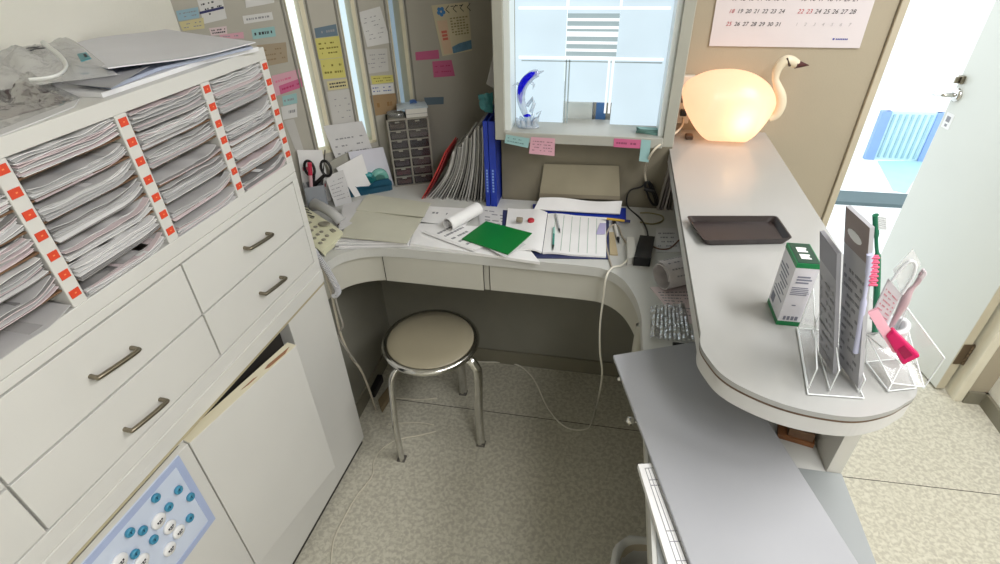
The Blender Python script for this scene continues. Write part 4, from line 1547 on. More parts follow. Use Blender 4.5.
# files upright under the counter
for i, (u, cc) in enumerate([(657, (160, 152, 146)), (660.5, (120, 112, 110)), (664, (178, 168, 164)), (667.5, (96, 88, 84)), (671, (150, 140, 132))]):
    q = AZ(u, 213, D)
    m = MB().box(0, .006, 0, .12, 0.0005, .165 - .01 * (i % 2))
    T = Matrix.Rotation(R(6 - i), 4, 'Y')
    m.v = [T @ p for p in m.v]
    lo = min(p.z for p in m.v)
    m.v = [p + Vector((0, 0, .0005 - lo)) for p in m.v]
    o = m.build('file_folder', mat('file_%d' % i, cc, 0.6))
    o.location = (q.x, q.y + .02, D)
    tag(o, ['first', 'second', 'third', 'fourth', 'fifth'][i] + ' upright file from the left in the dark space under the counter', 'folder', 'files under the counter')
# rolled newspaper, printed sheets, bubble wrap, black pen on the worktop strip
m = MB()
a, c = AZ(657, 277, D + .045), AZ(690, 266, D + .045)
a, c = AZ(661, 276, D + .042), AZ(697, 268, D + .042)
ax = (c - a).normalized()
s_ = Vector((ax.y, -ax.x, 0))


def nroll(al, bb):
    th = 2.2 - 8.4 * bb
    r_ = .038 - .010 * bb
    return lerp(a, c, al) + s_ * (r_ * math.cos(th) * 1.15) + Vector((0, 0, r_ * math.sin(th)))


m.sheet(nroll, 8, 40, .0015)
m.m = 1
for q in range(10):
    al = .12 + .08 * q
    for bb in (.02, .08, .14, .2):
        if rnd.random() < .8:
            pp = [Vector(nroll(al, bb)), Vector(nroll(al + .05, bb)), Vector(nroll(al + .05, bb + .012)), Vector(nroll(al, bb + .012))]
            m.slab([x + (x - lerp(a, c, al)).normalized() * .0022 for x in pp], .0005)
o = m.build('rolled_newspaper', [mat('newsprint', (196, 190, 190), 0.8, var=.08, scale=30), GREYINK], origin=(lerp(a, c, .5).x, lerp(a, c, .5).y, D))
tag(o, 'folded over newspaper roll wedged on the worktop beside the counter', 'newspaper')
plate('paper_sheet', [(650, 287), (690, 285), (696, 325), (676, 318)], D + .0022, .0018, [PAPER3, GREYINK], 'pinkish printed sheet under the newspaper roll', 'paper', None, 8, 33, dens=.8)
m = MB()
C = [AZ(650, 308, D), AZ(684, 306, D), AZ(694, 344, D), AZ(650, 340, D)]
m.sheet(lambda al, bb: tuple(bil(C, al, bb) + Vector((0, 0, 0.004 + .005 * abs(math.sin(al * 30 + 3 * bb)) * abs(math.sin(bb * 33 + 2 * al)) + .010 * abs(noise.noise(Vector((al * 5, bb * 5, 4))))))), 40, 40, .0012)
tag(m.build('bubble_wrap', clear('bubble_film', gl=.3, rough=.1, body=.16, bodyc=(214, 218, 216)), origin=Vector((C[0].x, C[0].y, D))), 'sheet of clear bubble wrap lying on the worktop beside the counter', 'bubble wrap')
pen('pen', (673, 344), (693, 346), D + .014, .0045, [BLACK, BLACK, BLACK], 'black pen lying on the bubble wrap', 'pen')

# pale pad, form cards, brown box, bin
cd_ = plate('form_card', [(638, 464), (658, 463), (712, 590), (676, 590)], D + .0125, .012, [PAPER, GREYINK], 'white stack of ruled form cards jutting out at the worktop edge', 'cards')
m = MB()
P = [AZ(638, 464, D + .0130), AZ(658, 463, D + .0130), AZ(712, 590, D + .0130), AZ(676, 590, D + .0130)]
for al in (.26, .42, .58):
    m.slab([bil(P, al, .04), bil(P, al + .03, .04), bil(P, al + .03, .98), bil(P, al, .98)], .0004)
for bb in (.04, .15, .2, .58, .66, .80, .88):
    m.slab([bil(P, .26, bb), bil(P, .95, bb), bil(P, .95, bb + .006), bil(P, .26, bb + .006)], .0004)
o = m.build('ruled_line', GREYINK, cd_, world=True)
PADM = mat('pale_grey_pad', (163, 164, 168), 0.6, var=.10, scale=4.5, detail=0.0)
P = [AZ(613, 355, .8285), AZ(716, 338, .8285), AZ(882, 600, .8285), AZ(704, 600, .8285)]
m = MB().slab(P, .0095)
tag(m.build('sheet_pad', PADM, origin=Vector((P[0].x, P[0].y, .819)), bevel=.002), 'long plain pale grey pad lying askew on the worktop next to the counter end', 'pad')
# brown wooden box under the counter
c = AZ(797, 437, D)
bx = thing('wooden_box', 'small brown wooden box with a lidded block under the counter end', 'box', (c.x, c.y + .01, D), R(-14))
MB().box(-.034, .030, -.028, .045, .0005, .012).build('tray', mat('orange_wood', (122, 78, 44), 0.6, var=.15, scale=20), bx, bevel=.001)
MB().box(-.018, .026, -.025, .022, .012, .032).build('block', mat('brown_wood', (104, 76, 54), 0.6, var=.12, scale=25), bx, bevel=.001)
m = MB()
for q in range(2):
    m.box(-.008 + q * .013, .002 + q * .013, -.016, .002, .032, .0365)
m.build('knob', mat('dark_wood', (84, 56, 40), 0.6), bx, bevel=.001)
# waste bin
bn = thing('waste_bin', 'beige waste bin with a pale plastic liner under the worktop', 'bin', (.25, -1.075, 0))
m = MB()


def ring(z, sx, sy, n=32, k=4.0):
    out = []
    for i in range(n):
        a = 2 * math.pi * i / n
        c_, s_ = math.cos(a), math.sin(a)
        out.append(Vector((sx * math.copysign(abs(c_) ** (2 / k), c_), sy * math.copysign(abs(s_) ** (2 / k), s_), z)))
    return out


def loft(m, rings, cap0=True, cap1=False):
    n = len(rings[0])
    vs = [p for r_ in rings for p in r_]
    fs = [(i * n + j, i * n + (j + 1) % n, (i + 1) * n + (j + 1) % n, (i + 1) * n + j) for i in range(len(rings) - 1) for j in range(n)]
    m.add(vs, fs, True)
    if cap0:
        m.add(rings[0], [tuple(range(n))[::-1]])
    if cap1:
        m.add(rings[-1], [tuple(range(n))])


loft(m, [ring(0.001, .085, .105), ring(.31, .108, .13), ring(.31, .102, .124), ring(.012, .08, .10)])
m.add(ring(.012, .08, .10), [tuple(range(32))])
m.build('bin_body', mat('bin_beige', (170, 160, 140), 0.5), bn)
m = MB()
rs = [ring(.10, .088, .108), ring(.25, .097, .118), ring(.318, .103, .126), ring(.33, .112, .135), ring(.315, .120, .142), ring(.24, .124, .146)]
for k, r_ in enumerate(rs):
    for i, p in enumerate(r_):
        w_ = .008 * noise.noise(Vector((i * .55, k * .7, 3.0)))
        r_[i] = p * (1 + w_ * 6 / 1) if k > 2 else p
        r_[i].z = p.z + w_
loft(m, rs, False)
m.build('liner', mat('pale_liner', (196, 196, 192), 0.4, var=.05), bn)

# cords on the floor
FCORD = mat('grey_floor_cord', (214, 208, 190), 0.5)
cable('cable', [AZ(u, v, .004) for u, v in ((436, 431), (420, 435), (404, 438), (392, 442), (380, 451), (374, 462), (372, 476), (356, 497), (344, 518), (334, 540), (331, 566), (330, 600))], .0026, FCORD, 'long thin cord on the floor running past the stool along the low cabinet', 'cord')
cable('cable', [AZ(u, v, .004) for u, v in ((385, 396), (399, 398), (420, 399.5), (437, 398))], .0024, FCORD, 'short thin cord on the floor behind the stool, the farther one', 'cord')
cable('cable', [AZ(u, v, .004) for u, v in ((388, 424), (401, 423), (420, 422.5), (434, 425))], .0024, FCORD, 'short thin cord on the floor under the stool, the nearer one', 'cord')
yk = -.535
cable('cable', [AY(317, 259, -.53), AY(323, 270, yk), AY(330, 288, yk), AY(335, 310, yk), AY(341, 335, yk), AY(350, 355, yk + .02), AY(362, 372, yk + .05), AY(370, 392, yk + .07), AZ(376, 410, .006)], .0042, mat('beige_cable', (186, 178, 162), 0.5), 'beige cable hanging down the corner of the low cabinet to the floor', 'cord')
cable('cable', [AY(319, 257, -.532), AY(326, 272, yk - .004), AY(333, 290, yk - .004), AY(339, 312, yk - .004), AY(343, 326, yk - .004), AY(338, 334, yk), AY(344, 346, yk), AY(356, 362, yk + .03)], .0034, mat('grey_cable', (150, 146, 138), 0.5), 'grey cable twisted around the beige one at the cabinet corner', 'cord')
c = AZ(374, 396, 0)
m = MB().box(-.03, .03, -.05, .05, 0, .04)
tag(m.build('power_strip', mat('black_strip', (18, 18, 20), 0.5), loc=(c.x - .02, c.y + .04, 0), bevel=.004), 'black power box on the floor behind the low cabinet corner', 'power strip')
P = [AZ(378, 400, .03), AZ(390, 384, .03), AZ(393, 389, .03), AZ(381, 408, .03)]
tag(MB().slab(P, .0295).build('wood_strip', mat('floor_wood', (136, 120, 92), 0.6, var=.1), origin=Vector((P[0].x, P[0].y, 0))), 'short wooden strip on the floor beside the black power box', 'wood')

# ================================================================== NOTES ON THE DIAGONAL WALL
NG = 'notes stuck on the wall panel'
NC = {k: tuple(int(.72 * x + .28 * (sum(v) / 3) - 4) for x in v) for k, v in {'white': (214, 212, 210), 'cream': (216, 208, 170), 'blue': (142, 184, 206), 'yellow': (218, 206, 90), 'paleyellow': (214, 200, 136), 'pink': (226, 156, 176), 'hot': (222, 84, 140), 'teal': (142, 196, 196), 'brown': (172, 150, 118), 'slate': (96, 122, 142), 'grey': (196, 194, 188), 'kraft': (168, 132, 84), 'palepink': (222, 196, 198)}.items()}


def note(px, c, label, rows=0, seed=0, ink=INK, off=.0012, dens=.6, h=.3, cat='note', **k):
    P = [DG(u, v, off) for u, v in px]
    m = MB()
    m.slab(P, .0006)
    if rows:
        scrib(m, P, rows, seed or int(px[0][0]), dens=dens, h=h, lift=.0004, **k)
    c_ = sum(P, Vector()) / len(P)
    o = m.build('paper_note' if c in ('white', 'grey', 'cream') else 'sticky_note', [mat('note_' + c, NC[c], 0.7, var=.04), ink], origin=c_)
    return tag(o, label, cat, NG)


o = note([(193, -14), (218, -20), (227, 18.6), (204, 24)], 'white', 'white card with a navy stripe, upper left on the wall panel', 5, 41, dens=.5)
P = [DG(u, v, .0021) for u, v in [(199.4, 11.8), (223.5, 6.2), (224, 8.6), (199.8, 14.4)]]
MB().slab(P, .0004).build('stripe', mat('navy_stripe', (44, 44, 96), 0.6), o, world=True)
o['label'] = o['label']
note([(176, 11), (198, 7), (199.4, 17.7), (178.6, 21.2)], 'blue', 'light blue note left of the navy striped card', 2, 42, GREYINK, off=.0022)
note([(179, 22.2), (203.4, 17.7), (204.7, 28.4), (183, 31)], 'paleyellow', 'pale yellow note right below the light blue one', 2, 43, GREYINK, off=.0016)
note([(208.8, 28.4), (226.5, 26), (227.4, 34), (211.4, 36)], 'palepink', 'pale pink note with black handwriting behind the sheets', 2, 44, dens=.95, h=.5)
note([(219, 35), (243.3, 32), (244, 38.4), (222, 39)], 'pink', 'pink note just above the big grey sheets', 1, 45, GREYINK, off=.0022)
note([(244.3, -8), (273, -12), (274.4, 2.7), (246, 8)], 'white', 'blank white card cut by the top edge of the picture', off=.003)
note([(242.4, 16), (271.7, 12), (273.5, 19.5), (244.2, 24)], 'white', 'small white card with a line of print above the teal note', 1, 47, GREYINK, h=.35)
note([(251.3, 29.6), (274.4, 26.3), (276, 36.3), (253, 39.4)], 'teal', 'teal note with dark handwriting under the small white card', 1, 48, h=.4)
note([(256.6, 45.3), (286, 42.2), (288, 62), (268, 66)], 'brown', 'brown translucent note beside the shelf corner', 3, 49, mat('brown_ink', (140, 120, 92), .7))
note([(271.6, 76), (299, 69), (302, 87), (275, 96.6)], 'pink', 'pale pink note beside the upper red stickers', 2, 50, mat('pink_ink2', (214, 120, 150), .7))
note([(278.8, 86), (301, 78), (302.7, 87), (280.6, 94.5)], 'hot', 'hot pink note overlapping the pale pink one', 1, 51, mat('hot_ink', (180, 50, 100), .7), off=.0022)
note([(282, 96.5), (296.5, 93), (297.6, 103), (283.4, 106)], 'teal', 'small teal note under the hot pink one', 1, 52, GREYINK)
note([(281, 107), (296.5, 103.6), (297.5, 117), (283, 120)], 'white', 'small white note under the small teal one', 1, 53, GREYINK)
note([(284, 121), (294, 119), (304, 151), (297, 154)], 'grey', 'narrow grey card beside the shelf, left of the first window slit')
note([(314.3, 28.4), (336, 24), (338, 35.5), (316, 38)], 'slate', 'slate blue note between the first two window slits', 1, 55, GREYINK)
note([(315, 38.7), (339, 35.9), (342.5, 57), (319, 59.5)], 'yellow', 'upper yellow note between the first two window slits', 3, 56, mat('olive_ink', (120, 112, 40), .7))
note([(320, 60), (342.6, 57.5), (346, 77.3), (323.5, 79.2)], 'yellow', 'lower yellow note between the first two window slits', 2, 57, mat('olive_ink', (120, 112, 40), .7))
note([(326.7, 81.6), (347, 78.7), (348.4, 88), (328.4, 90.4)], 'paleyellow', 'cream note with bold dark words below the yellow notes', 2, 58, dens=.9, h=.5)
note([(327, 92), (349.7, 88.7), (355, 124), (333.8, 127)], 'grey', 'faint grey sheet below the cream note', 4, 59, GREYINK, dens=.3, h=.15)
note([(358.6, 12.4), (380, 6.4), (391, 42.6), (367.4, 47)], 'white', 'large white handwritten sheet between the second and third slits', 6, 60, GREYINK, off=.0024, dens=.5, h=.16)
note([(364, 49.6), (387, 48.5), (388.7, 71), (367.4, 74)], 'grey', 'pale printed sheet under the large handwritten one', 4, 61, GREYINK, dens=.5, h=.2)
note([(370.6, 76), (392.6, 75), (394, 82), (372.4, 84.4)], 'yellow', 'narrow yellow note between the second and third slits', 2, 62, mat('olive_ink', (120, 112, 40), .7))
note([(369.4, 85.2), (393, 83.3), (394.4, 93), (371.7, 95)], 'white', 'white note with blue print under the narrow yellow note', 2, 63, mat('blue_ink', (62, 84, 150), .7), dens=.8)
note([(370, 95.7), (396, 93.2), (397.5, 112), (374.5, 116)], 'kraft', 'brown kraft paper piece above the small drawer tower', 1, 64, mat('kraft_ink', (140, 106, 62), .7))
note([(415.3, 52.2), (438.4, 49.8), (439.4, 58.7), (416, 60.5)], 'hot', 'hot pink note left below the clinic card', 0)
note([(432.3, 61.5), (451.6, 60), (455, 76), (433.8, 77.5)], 'hot', 'larger hot pink note under the clinic card', 2, 66, mat('hot_ink', (180, 50, 100), .7), h=.15)
note([(424, 97.6), (443.7, 96.8), (443.7, 104), (426, 105)], 'slate', 'faint slate blue note right above the drawer tower')
# clinic card
Pc = [DG(u, v, .002) for u, v in [(431.3, 5.6), (468.3, 1.8), (472, 50.6), (442.5, 56.2)]]
cc = sum(Pc, Vector()) / 4
cl = tag(MB().slab(Pc, .0012).build('clinic_card', mat('card_cream', (206, 196, 166), 0.55, var=.06), origin=cc), 'cream clinic card with a blue flower mark and a table of hours', 'card')


def onc(a, b_, l=.0006): return bil(Pc, a, b_) + DN * l


def patch(m, a0, a1, b0, b1, l=.0006): m.slab([onc(a0, b0, l), onc(a1, b0, l), onc(a1, b1, l), onc(a0, b1, l)], .0004)


m = MB()
for k in range(5):
    an = 2 * math.pi * k / 5 + .3
    ca, cb = .22 + .07 * math.cos(an), .13 + .058 * math.sin(an)
    m.slab([onc(ca + .05 * math.cos(q * math.pi / 4), cb + .04 * math.sin(q * math.pi / 4), .0008 + .00005 * k) for q in range(8)], .0004)
m.build('flower_mark', mat('flower_blue', (72, 130, 190), 0.5), cl, world=True)
m = MB()
X = (Pc[1] - Pc[0]).normalized()
Y = (Pc[0] - Pc[3]).normalized()
Z = X.cross(Y).normalized()
Y = Z.cross(X)
if Z.dot(DN) < 0:
    Z = -Z
Tm = Matrix(((X.x, Y.x, Z.x, 0), (X.y, Y.y, Z.y, 0), (X.z, Y.z, Z.z, 0), (0, 0, 0, 1)))
m.text('くくくく', .030, Matrix.Translation(onc(.70, .17, .0012)) @ Tm)
for a in (.5, .62, .74):
    patch(m, a, a + .08, .045, .06)
m.build('heading', INK, cl, world=True)
m = MB()
for r_ in range(7):
    for q in range(6):
        if rnd.random() < .85:
            patch(m, .43 + q * .09, .43 + q * .09 + .06, .27 + r_ * .055, .27 + r_ * .055 + .028)
m.build('hours_table', mat('olive_print', (148, 138, 100), 0.6), cl, world=True)
m = MB()
patch(m, .06, .34, .30, .97, .0003)
m.build('side_band', mat('salmon_band', (214, 186, 158), 0.6), cl, world=True)
m = MB()
for q in range(3):
    patch(m, .12, .28, .50 + q * .07, .55 + q * .07)
m.build('side_print', mat('salmon_print', (208, 110, 96), 0.6), cl, world=True)
m = MB()
m.slab([onc(.36, .85), onc(.6, .80), onc(1.0, .77), onc(1.0, .96), onc(.36, .985)], .0004)
m.build('wave_print', mat('wave_blue', (96, 134, 160), 0.6, var=.2, scale=60), cl, world=True)

# ================================================================== WINDOW SILL
YS = WYF - .0045


def sillnote(px, c, label, rows=0, seed=1):
    P = [AY(u, v, YS - .0012) for u, v in px]
    m = MB()
    m.slab(P, .0006)
    if rows:
        scrib(m, P, rows, seed, dens=.8, lift=.0004)
    return tag(m.build('sticky_note', [mat('note_' + c, NC[c], 0.7, var=.04), mat('pen_' + c, tuple(int(x * .72) for x in NC[c]), 0.7)], origin=sum(P, Vector()) / 4), label, 'note', 'notes hanging from the window sill')


sillnote([(506, 134.5), (529.5, 138.5), (528, 148), (504.5, 143)], 'teal', 'pale blue note hanging at the left end of the window sill', 2, 71)
sillnote([(531, 137), (555, 138.5), (554.5, 156), (529, 153.5)], 'pink', 'square pink note hanging from the sill below the dolphin', 4, 72)
sillnote([(614, 138.5), (641, 140), (640, 148.5), (613.5, 147)], 'hot', 'hot pink note stuck on the right half of the sill edge', 1, 73)
sillnote([(641.5, 139.5), (651, 140.5), (648.5, 162.5), (639, 161)], 'teal', 'narrow pale teal strip hanging from the sill right of the pink note', 0)
m = MB()
for q in range(7):
    a = R(-18 + q * 7)
    c = AZ(648, 133, WZ0 + .001)
    T = Matrix.Translation((c.x, c.y, WZ0 + .0012 + q * .0022)) @ Matrix.Rotation(a, 4, 'Z') @ Matrix.Rotation(R(1.5 * q), 4, 'Y')
    m.T = T
    m.m = q % 2
    m.box(-.036, .034, -.012, .012, 0, .0014)
m.T = Matrix.Identity(4)
c = AZ(648, 133, WZ0)
tag(m.build('card_bundle', [mat('teal_card', (126, 164, 158), 0.6), mat('teal_card_dark', (88, 128, 122), 0.6)], origin=c), 'fanned bundle of teal cards on the right end of the window sill', 'cards')

# dolphin figurine
DG_ = clear('clear_glass_figure', (226, 236, 244), gl=.25, rough=.06, body=.30, bodyc=(244, 248, 252), fr=.30)
dc_ = AZ(528, 127, WZ0)
yd_ = dc_.y
fig = thing('dolphin_figurine', 'clear glass dolphin figurine with a blue back leaping from glass waves', 'figurine', (dc_.x, dc_.y, WZ0))


def dy(u, v, o=0.0): return AY(u, v, yd_ + o)


m = MB()
m.T = Matrix.Translation((dc_.x, dc_.y, WZ0 + .0003))
m.lathe([(.036, 0), (.038, .003), (.034, .007), (.02, .010), (0, .011)], 32, 1.0, .62)
m.T = Matrix.Identity(4)
m.build('base_disc', DG_, fig, world=True)
m = MB()
for q in range(9):
    an = q * 2.4
    rr = .010 + .014 * ((q * 37) % 10) / 10
    p = Vector((dc_.x + rr * 1.3 * math.cos(an), yd_ + rr * .7 * math.sin(an), WZ0 + .008))
    hgt = .018 + .020 * ((q * 53) % 10) / 10
    m.tube(smooth_path([p, p + Vector((.004 * math.cos(an), 0, hgt * .5)), p + Vector((.012 * math.cos(an), .003 * math.sin(an), hgt))], 4), [.010, .0098, .0095, .009, .0085, .008, .006, .004, .001], 8)
m.build('wave', DG_, fig, world=True)
path = smooth_path([dy(526, 116), dy(523, 108), dy(521, 99), dy(521.5, 90), dy(525, 82), dy(531, 76), dy(536, 73.5), dy(540, 72.3), dy(544, 70.8)], 4)
nb_ = len(path)
rad = [.0075 + .0075 * math.sin(math.pi * min(1, (i / (nb_ - 1)) * .96 + .05)) if i < nb_ * .8 else max(.0012, .0085 - .011 * ((i / (nb_ - 1)) - .7) / .3 * .7) for i in range(nb_)]
m = MB()
m.tube(path, rad, 14)
m.build('body', DG_, fig, world=True)
m = MB()
cp = path[6:-5]
m.tube([p + Vector((-.0015, -.0055, .002)) for p in cp], [max(.001, (rad[i + 6] * .78) * math.sin(math.pi * (i + .5) / len(cp)) ** .5) for i in range(len(cp))], 10)
m.build('blue_core', clear('cobalt_glass', (26, 34, 255), gl=.06, body=.35, bodyc=(30, 30, 230), fr=.1), fig, world=True)
m = MB()
m.tube([dy(523, 86), dy(517, 83.5), dy(512.5, 85.5)], [.008, .005, .001], 8, ry=.7)
m.tube([dy(531, 82), dy(534, 85), dy(533, 89.5)], [.006, .0045, .001], 8, ry=.7)
m.tube([dy(527, 106), dy(533, 98), dy(534, 104), dy(531, 112)], [.006, .006, .006, .007], 8)
m.tube([dy(536, 114), dy(541, 111), dy(538, 118)], [.003, .0025, .003], 8)
m.build('fin', DG_, fig, world=True)
m = MB()
m.ball(dy(527, 115.5, -.006), .012, .006, .005, 8)
m.build('blue_foot', clear('cobalt_glass', (60, 70, 255)), fig, world=True)

# ================================================================== CALENDAR, SOCKET, LAMP
YC = YW - .006
cal = thing('wall_calendar', 'white wall calendar with two months of dates above the swan lamp', 'calendar', AY(785, 47, YC))
P = [AY(714.5, 0, YC), AY(873.5, 0, YC), AY(859.5, 48.2, YC), AY(709, 46, YC)]
up = (P[0] - P[3]).normalized() * .30
P = [P[0] + Vector((0, 0, .30)), P[1] + Vector((0, 0, .30)), P[2], P[3]]
m = MB().slab(P, .0055)
m.build('page', mat('calendar_paper', (212, 204, 206), 0.6, var=.015), cal, world=True)
TX = Matrix(((1, 0, 0, 0), (0, 0, -1, 0), (0, 1, 0, 0), (0, 0, 0, 1)))
INKS = {}


def dates(nums, u0, u1, v0, v1, mm, name, size):
    m = MB()
    for k, nnum in nums:
        p = AY(u0 + (u1 - u0) * k / 6, v0 + (v1 - v0) * k / 6, YC - .0006)
        m.text(str(nnum), size, Matrix.Translation((p.x, p.y, p.z - size * .35)) @ TX, shear=.25)
    m.build(name, mm, cal, world=True)


RI, BI = mat('red_print', (176, 66, 74), 0.7), mat('black_print', (40, 38, 42), 0.7)
dates([(k, 18 + k) for k in range(1, 7)], 731.5, 781.5, 11, 11.2, BI, 'dates', .0165)
dates([(0, 18)], 731.5, 781.5, 11, 11.2, RI, 'sunday_date', .0165)
dates([(k, 25 + k) for k in range(1, 7)], 728.7, 778, 23.7, 24.2, BI, 'dates', .0165)
dates([(0, 25)], 728.7, 778, 23.7, 24.2, RI, 'sunday_date', .0165)
dates([(k, 22 + k) for k in range(2, 7)], 800.5, 852.5, 11.2, 11.6, BI, 'dates', .0175)
dates([(k, 22 + k) for k in range(0, 2)], 800.5, 852.5, 11.2, 11.6, RI, 'sunday_date', .0175)
dates([(k, 1 + k) for k in range(7)], 796.5, 849.5, 24.2, 24.6, mat('pale_print', (176, 170, 174), 0.7), 'next_month_dates', .013)
dates([(k, 11 + k) for k in range(0, 7)], 734.5, 785, -1.5, -1.3, BI, 'dates', .0165)
dates([(k, 15 + k) for k in range(0, 7)], 804, 856, -1.3, -1.0, BI, 'dates', .0175)
m = MB()
p = AY(841, 39.2, YC - .0006)
m.slab([p + Vector((-.021 + .0032 * math.cos(q * math.pi / 4), 0, .0032 * math.sin(q * math.pi / 4))) for q in range(8)], .0003)
for q in range(7):
    m.slab([p + Vector((-.015 + q * .005 + a_, 0, b_)) for a_, b_ in ((0, -.0022), (.0038, -.0022), (.0042, .002), (.0004, .002))], .0003)
m.build('maker_print', mat('blue_logo', (60, 66, 150), 0.6), cal, world=True)

k0, k1 = AY(677, 74, YW), AY(690, 122, YW)
so = thing('wall_socket', 'white power strip box with a black plug on the wall behind the swan lamp', 'socket', ((k0.x + k1.x) / 2 + .004, YW, (k0.z + k1.z) / 2))
hh = (k0.z - k1.z) / 2
m = MB().box(-.026, .022, -.022, 0, -hh, hh)
m.build('socket_box', mat('socket_white', (214, 208, 196), 0.4), so, bevel=.004)
m = MB().box(-.012, .010, -.040, -.0225, -hh * .62, -hh * .36)
m.build('plug', BLACK, so, bevel=.003)
m = MB().box(-.014, .012, -.0236, -.0222, -hh * .1, hh * .2)
m.build('socket_face', mat('socket_dark', (70, 64, 60), 0.4), so)

ys = .10
b0_ = AZ(722, 143, ZK)
LC = AY(726, 108, ys)
lp = thing('swan_lamp', 'glowing frosted glass swan lamp with a dark beak on the far end of the counter', 'lamp', (AY(722, 138, ys).x, ys, ZK))
NP = 40
topc = [(682, 92), (685, 84), (695, 77), (710, 71.5), (727, 69.5), (743, 70.5), (757, 75), (768, 83), (774, 92), (776, 101)]
botc = [(682, 94), (684, 107), (689, 118), (695, 128), (704, 137.5), (718, 142), (736, 142), (747, 138), (760, 126), (771, 113)]
tp_, bt_ = smooth_path([(u, v, 0) for u, v in topc], 4), smooth_path([(u, v, 0) for u, v in botc], 4)
rings = []
n_ = 28
for a, c in zip(tp_, bt_):
    A, B = AY(a.x, a.y, ys), AY(c.x, c.y, ys)
    B.z = max(B.z, ZK + .001)
    mid, hv = (A + B) / 2, (A - B) / 2
    hy = min(.095, hv.length * .98)
    rings.append([mid + hv * math.cos(2 * math.pi * q / n_) + Vector((0, hy * math.sin(2 * math.pi * q / n_), 0)) for q in range(n_)])
for r_ in rings:
    for p in r_:
        if p.z < ZK + .001:
            p.z = ZK + .001
m = MB()
loft(m, rings, True, True)
SHADE = shade_mat()
m.build('glass_body', SHADE, lp, world=True)
nk = smooth_path([AY(769, 119, ys), AY(776, 115, ys), AY(780.5, 106, ys), AY(781, 96, ys), AY(777.5, 86, ys), AY(775.5, 78, ys), AY(778, 68, ys), AY(784, 61.5, ys), AY(790, 60.5, ys), AY(797, 64, ys)], 5)
nr = [.010 + .006 * math.sin(math.pi * min(1, i / (len(nk) * .5))) if i < len(nk) * .5 else .0105 + .0055 * max(0, math.sin(math.pi * ((i / (len(nk) - 1)) - .55) / .5)) for i in range(len(nk))]
m = MB()
m.tube(nk, nr, 14)
m.ball(nk[-1] + Vector((-.004, 0, .002)), .013, .013, .013, 10)
m.build('neck', mat('swan_neck_glass', (222, 210, 184), 0.2, var=.02), lp, world=True)
m = MB()
m.tube([AY(796, 64, ys), AY(801, 64.5, ys), AY(809, 65.3, ys)], [.0135, .009, .001], 12)
m.build('beak', mat('dark_beak', (72, 26, 26), 0.3), lp, world=True)
m = MB()
m.tube([AY(787.2, 58, ys - .013), AY(789.5, 66, ys - .014)], [.0028, .0034], 8)
m.ball(AY(789.8, 65.5, ys - .014), .0035, n=8)
m.build('eye', mat('eye_brown', (60, 40, 30), 0.3), lp, world=True)
m = MB()
m.box(AY(690, 133, ys).x - .012, AY(690, 133, ys).x + .012, ys - .01, ys + .02, ZK + .0003, ZK + .014)
m.build('lamp_plug', mat('brown_plug', (88, 66, 50), 0.5), lp, world=True, bevel=.003)
bl = bpy.data.lights.new('swan_bulb', 'POINT')
bl.energy, bl.color, bl.shadow_soft_size = 0.22, (1.0, 0.74, 0.46), .014
blo = bpy.data.objects.new('swan_bulb', bl)
hb = AY(742, 117, ys - .055)
blo.location = BASE[lp].inverted() @ hb
blo.parent = lp
COL.objects.link(blo)

# ================================================================== ON THE COUNTER
T = [AZ(686, 216, ZK + .016), AZ(777, 216, ZK + .016), AZ(793, 239, ZK + .016), AZ(704, 241, ZK + .016)]
ctr_ = sum(T, Vector()) / 4
tr = thing('cash_tray', 'dark brown rectangular cash tray lying across the counter', 'tray', (ctr_.x, ctr_.y, ZK))
TR = mat('dark_tray', (40, 30, 28), 0.35, var=.08)


def shr(P, k, z): return [Vector((ctr_.x + (p.x - ctr_.x) * k, ctr_.y + (p.y - ctr_.y) * k, z)) for p in P]


def rounded(P, r=.012, n=4):
    out = []
    for i in range(4):
        a, b_, c = P[i - 1], P[i], P[(i + 1) % 4]
        s1, s2 = b_ + (a - b_).normalized() * r, b_ + (c - b_).normalized() * r
        for q in range(n + 1):
            t = q / n
            out.append((s1 * (1 - t) ** 2) + (b_ * 2 * t * (1 - t)) + s2 * t * t)
    return out


rg = [rounded(shr(T, .90, ZK + .0005)), rounded(shr(T, .985, ZK + .014)), rounded(shr(T, 1.0, ZK + .017)), rounded(shr(T, .965, ZK + .017)), rounded(shr(T, .88, ZK + .0045))]
m = MB()
loft(m, rg, True, True)
m.sm = [False] * len(m.sm)
m.build('tray_body', TR, tr, world=True)

# tooth paste box
bl0, br0, bk0 = AZ(776, 324.5, ZK), AZ(798, 326.5, ZK), AZ(767.5, 302, ZK)
ex, ey = (br0 - bl0), (bk0 - bl0)
BH = .137
tb = thing('toothpaste_box', 'white carton with green ends and white tooth marks standing on the counter', 'box', bl0, math.atan2(ex.y, ex.x))
lw, ld = ex.length, ey.length
ld = max(ld, .06)
GRN, DGR = mat('leaf_green', (20, 124, 70), 0.4), mat('deep_green', (10, 58, 38), 0.35)
m = MB().box(0, lw, 0, ld, .010, BH - .010)
m.build('carton', mat('carton_white', (220, 218, 224), 0.45, var=.02), tb)
MB().box(-.0004, lw + .0004, -.0004, ld + .0004, 0.0003, .010).build('green_end', GRN, tb)
MB().box(-.0004, lw + .0004, -.0004, ld + .0004, BH - .010, BH - .001).build('green_end', GRN, tb)
m = MB().box(.0015, lw - .0015, .0015, ld - .0015, BH - .001, BH - .0002)
m.build('lid', DGR, tb)
m = MB()
for q in range(2):
    y = ld * (.32 + .33 * q)
    for x0, x1, y0, y1 in ((.010, .021, 0, .016), (.021, .027, 0, .0045), (.021, .025, .0058, .0102), (.021, .027, .0115, .016)):
        m.box(x0, x1, y - .008 + y0, y - .008 + y1, BH - .0002, BH + .0003)
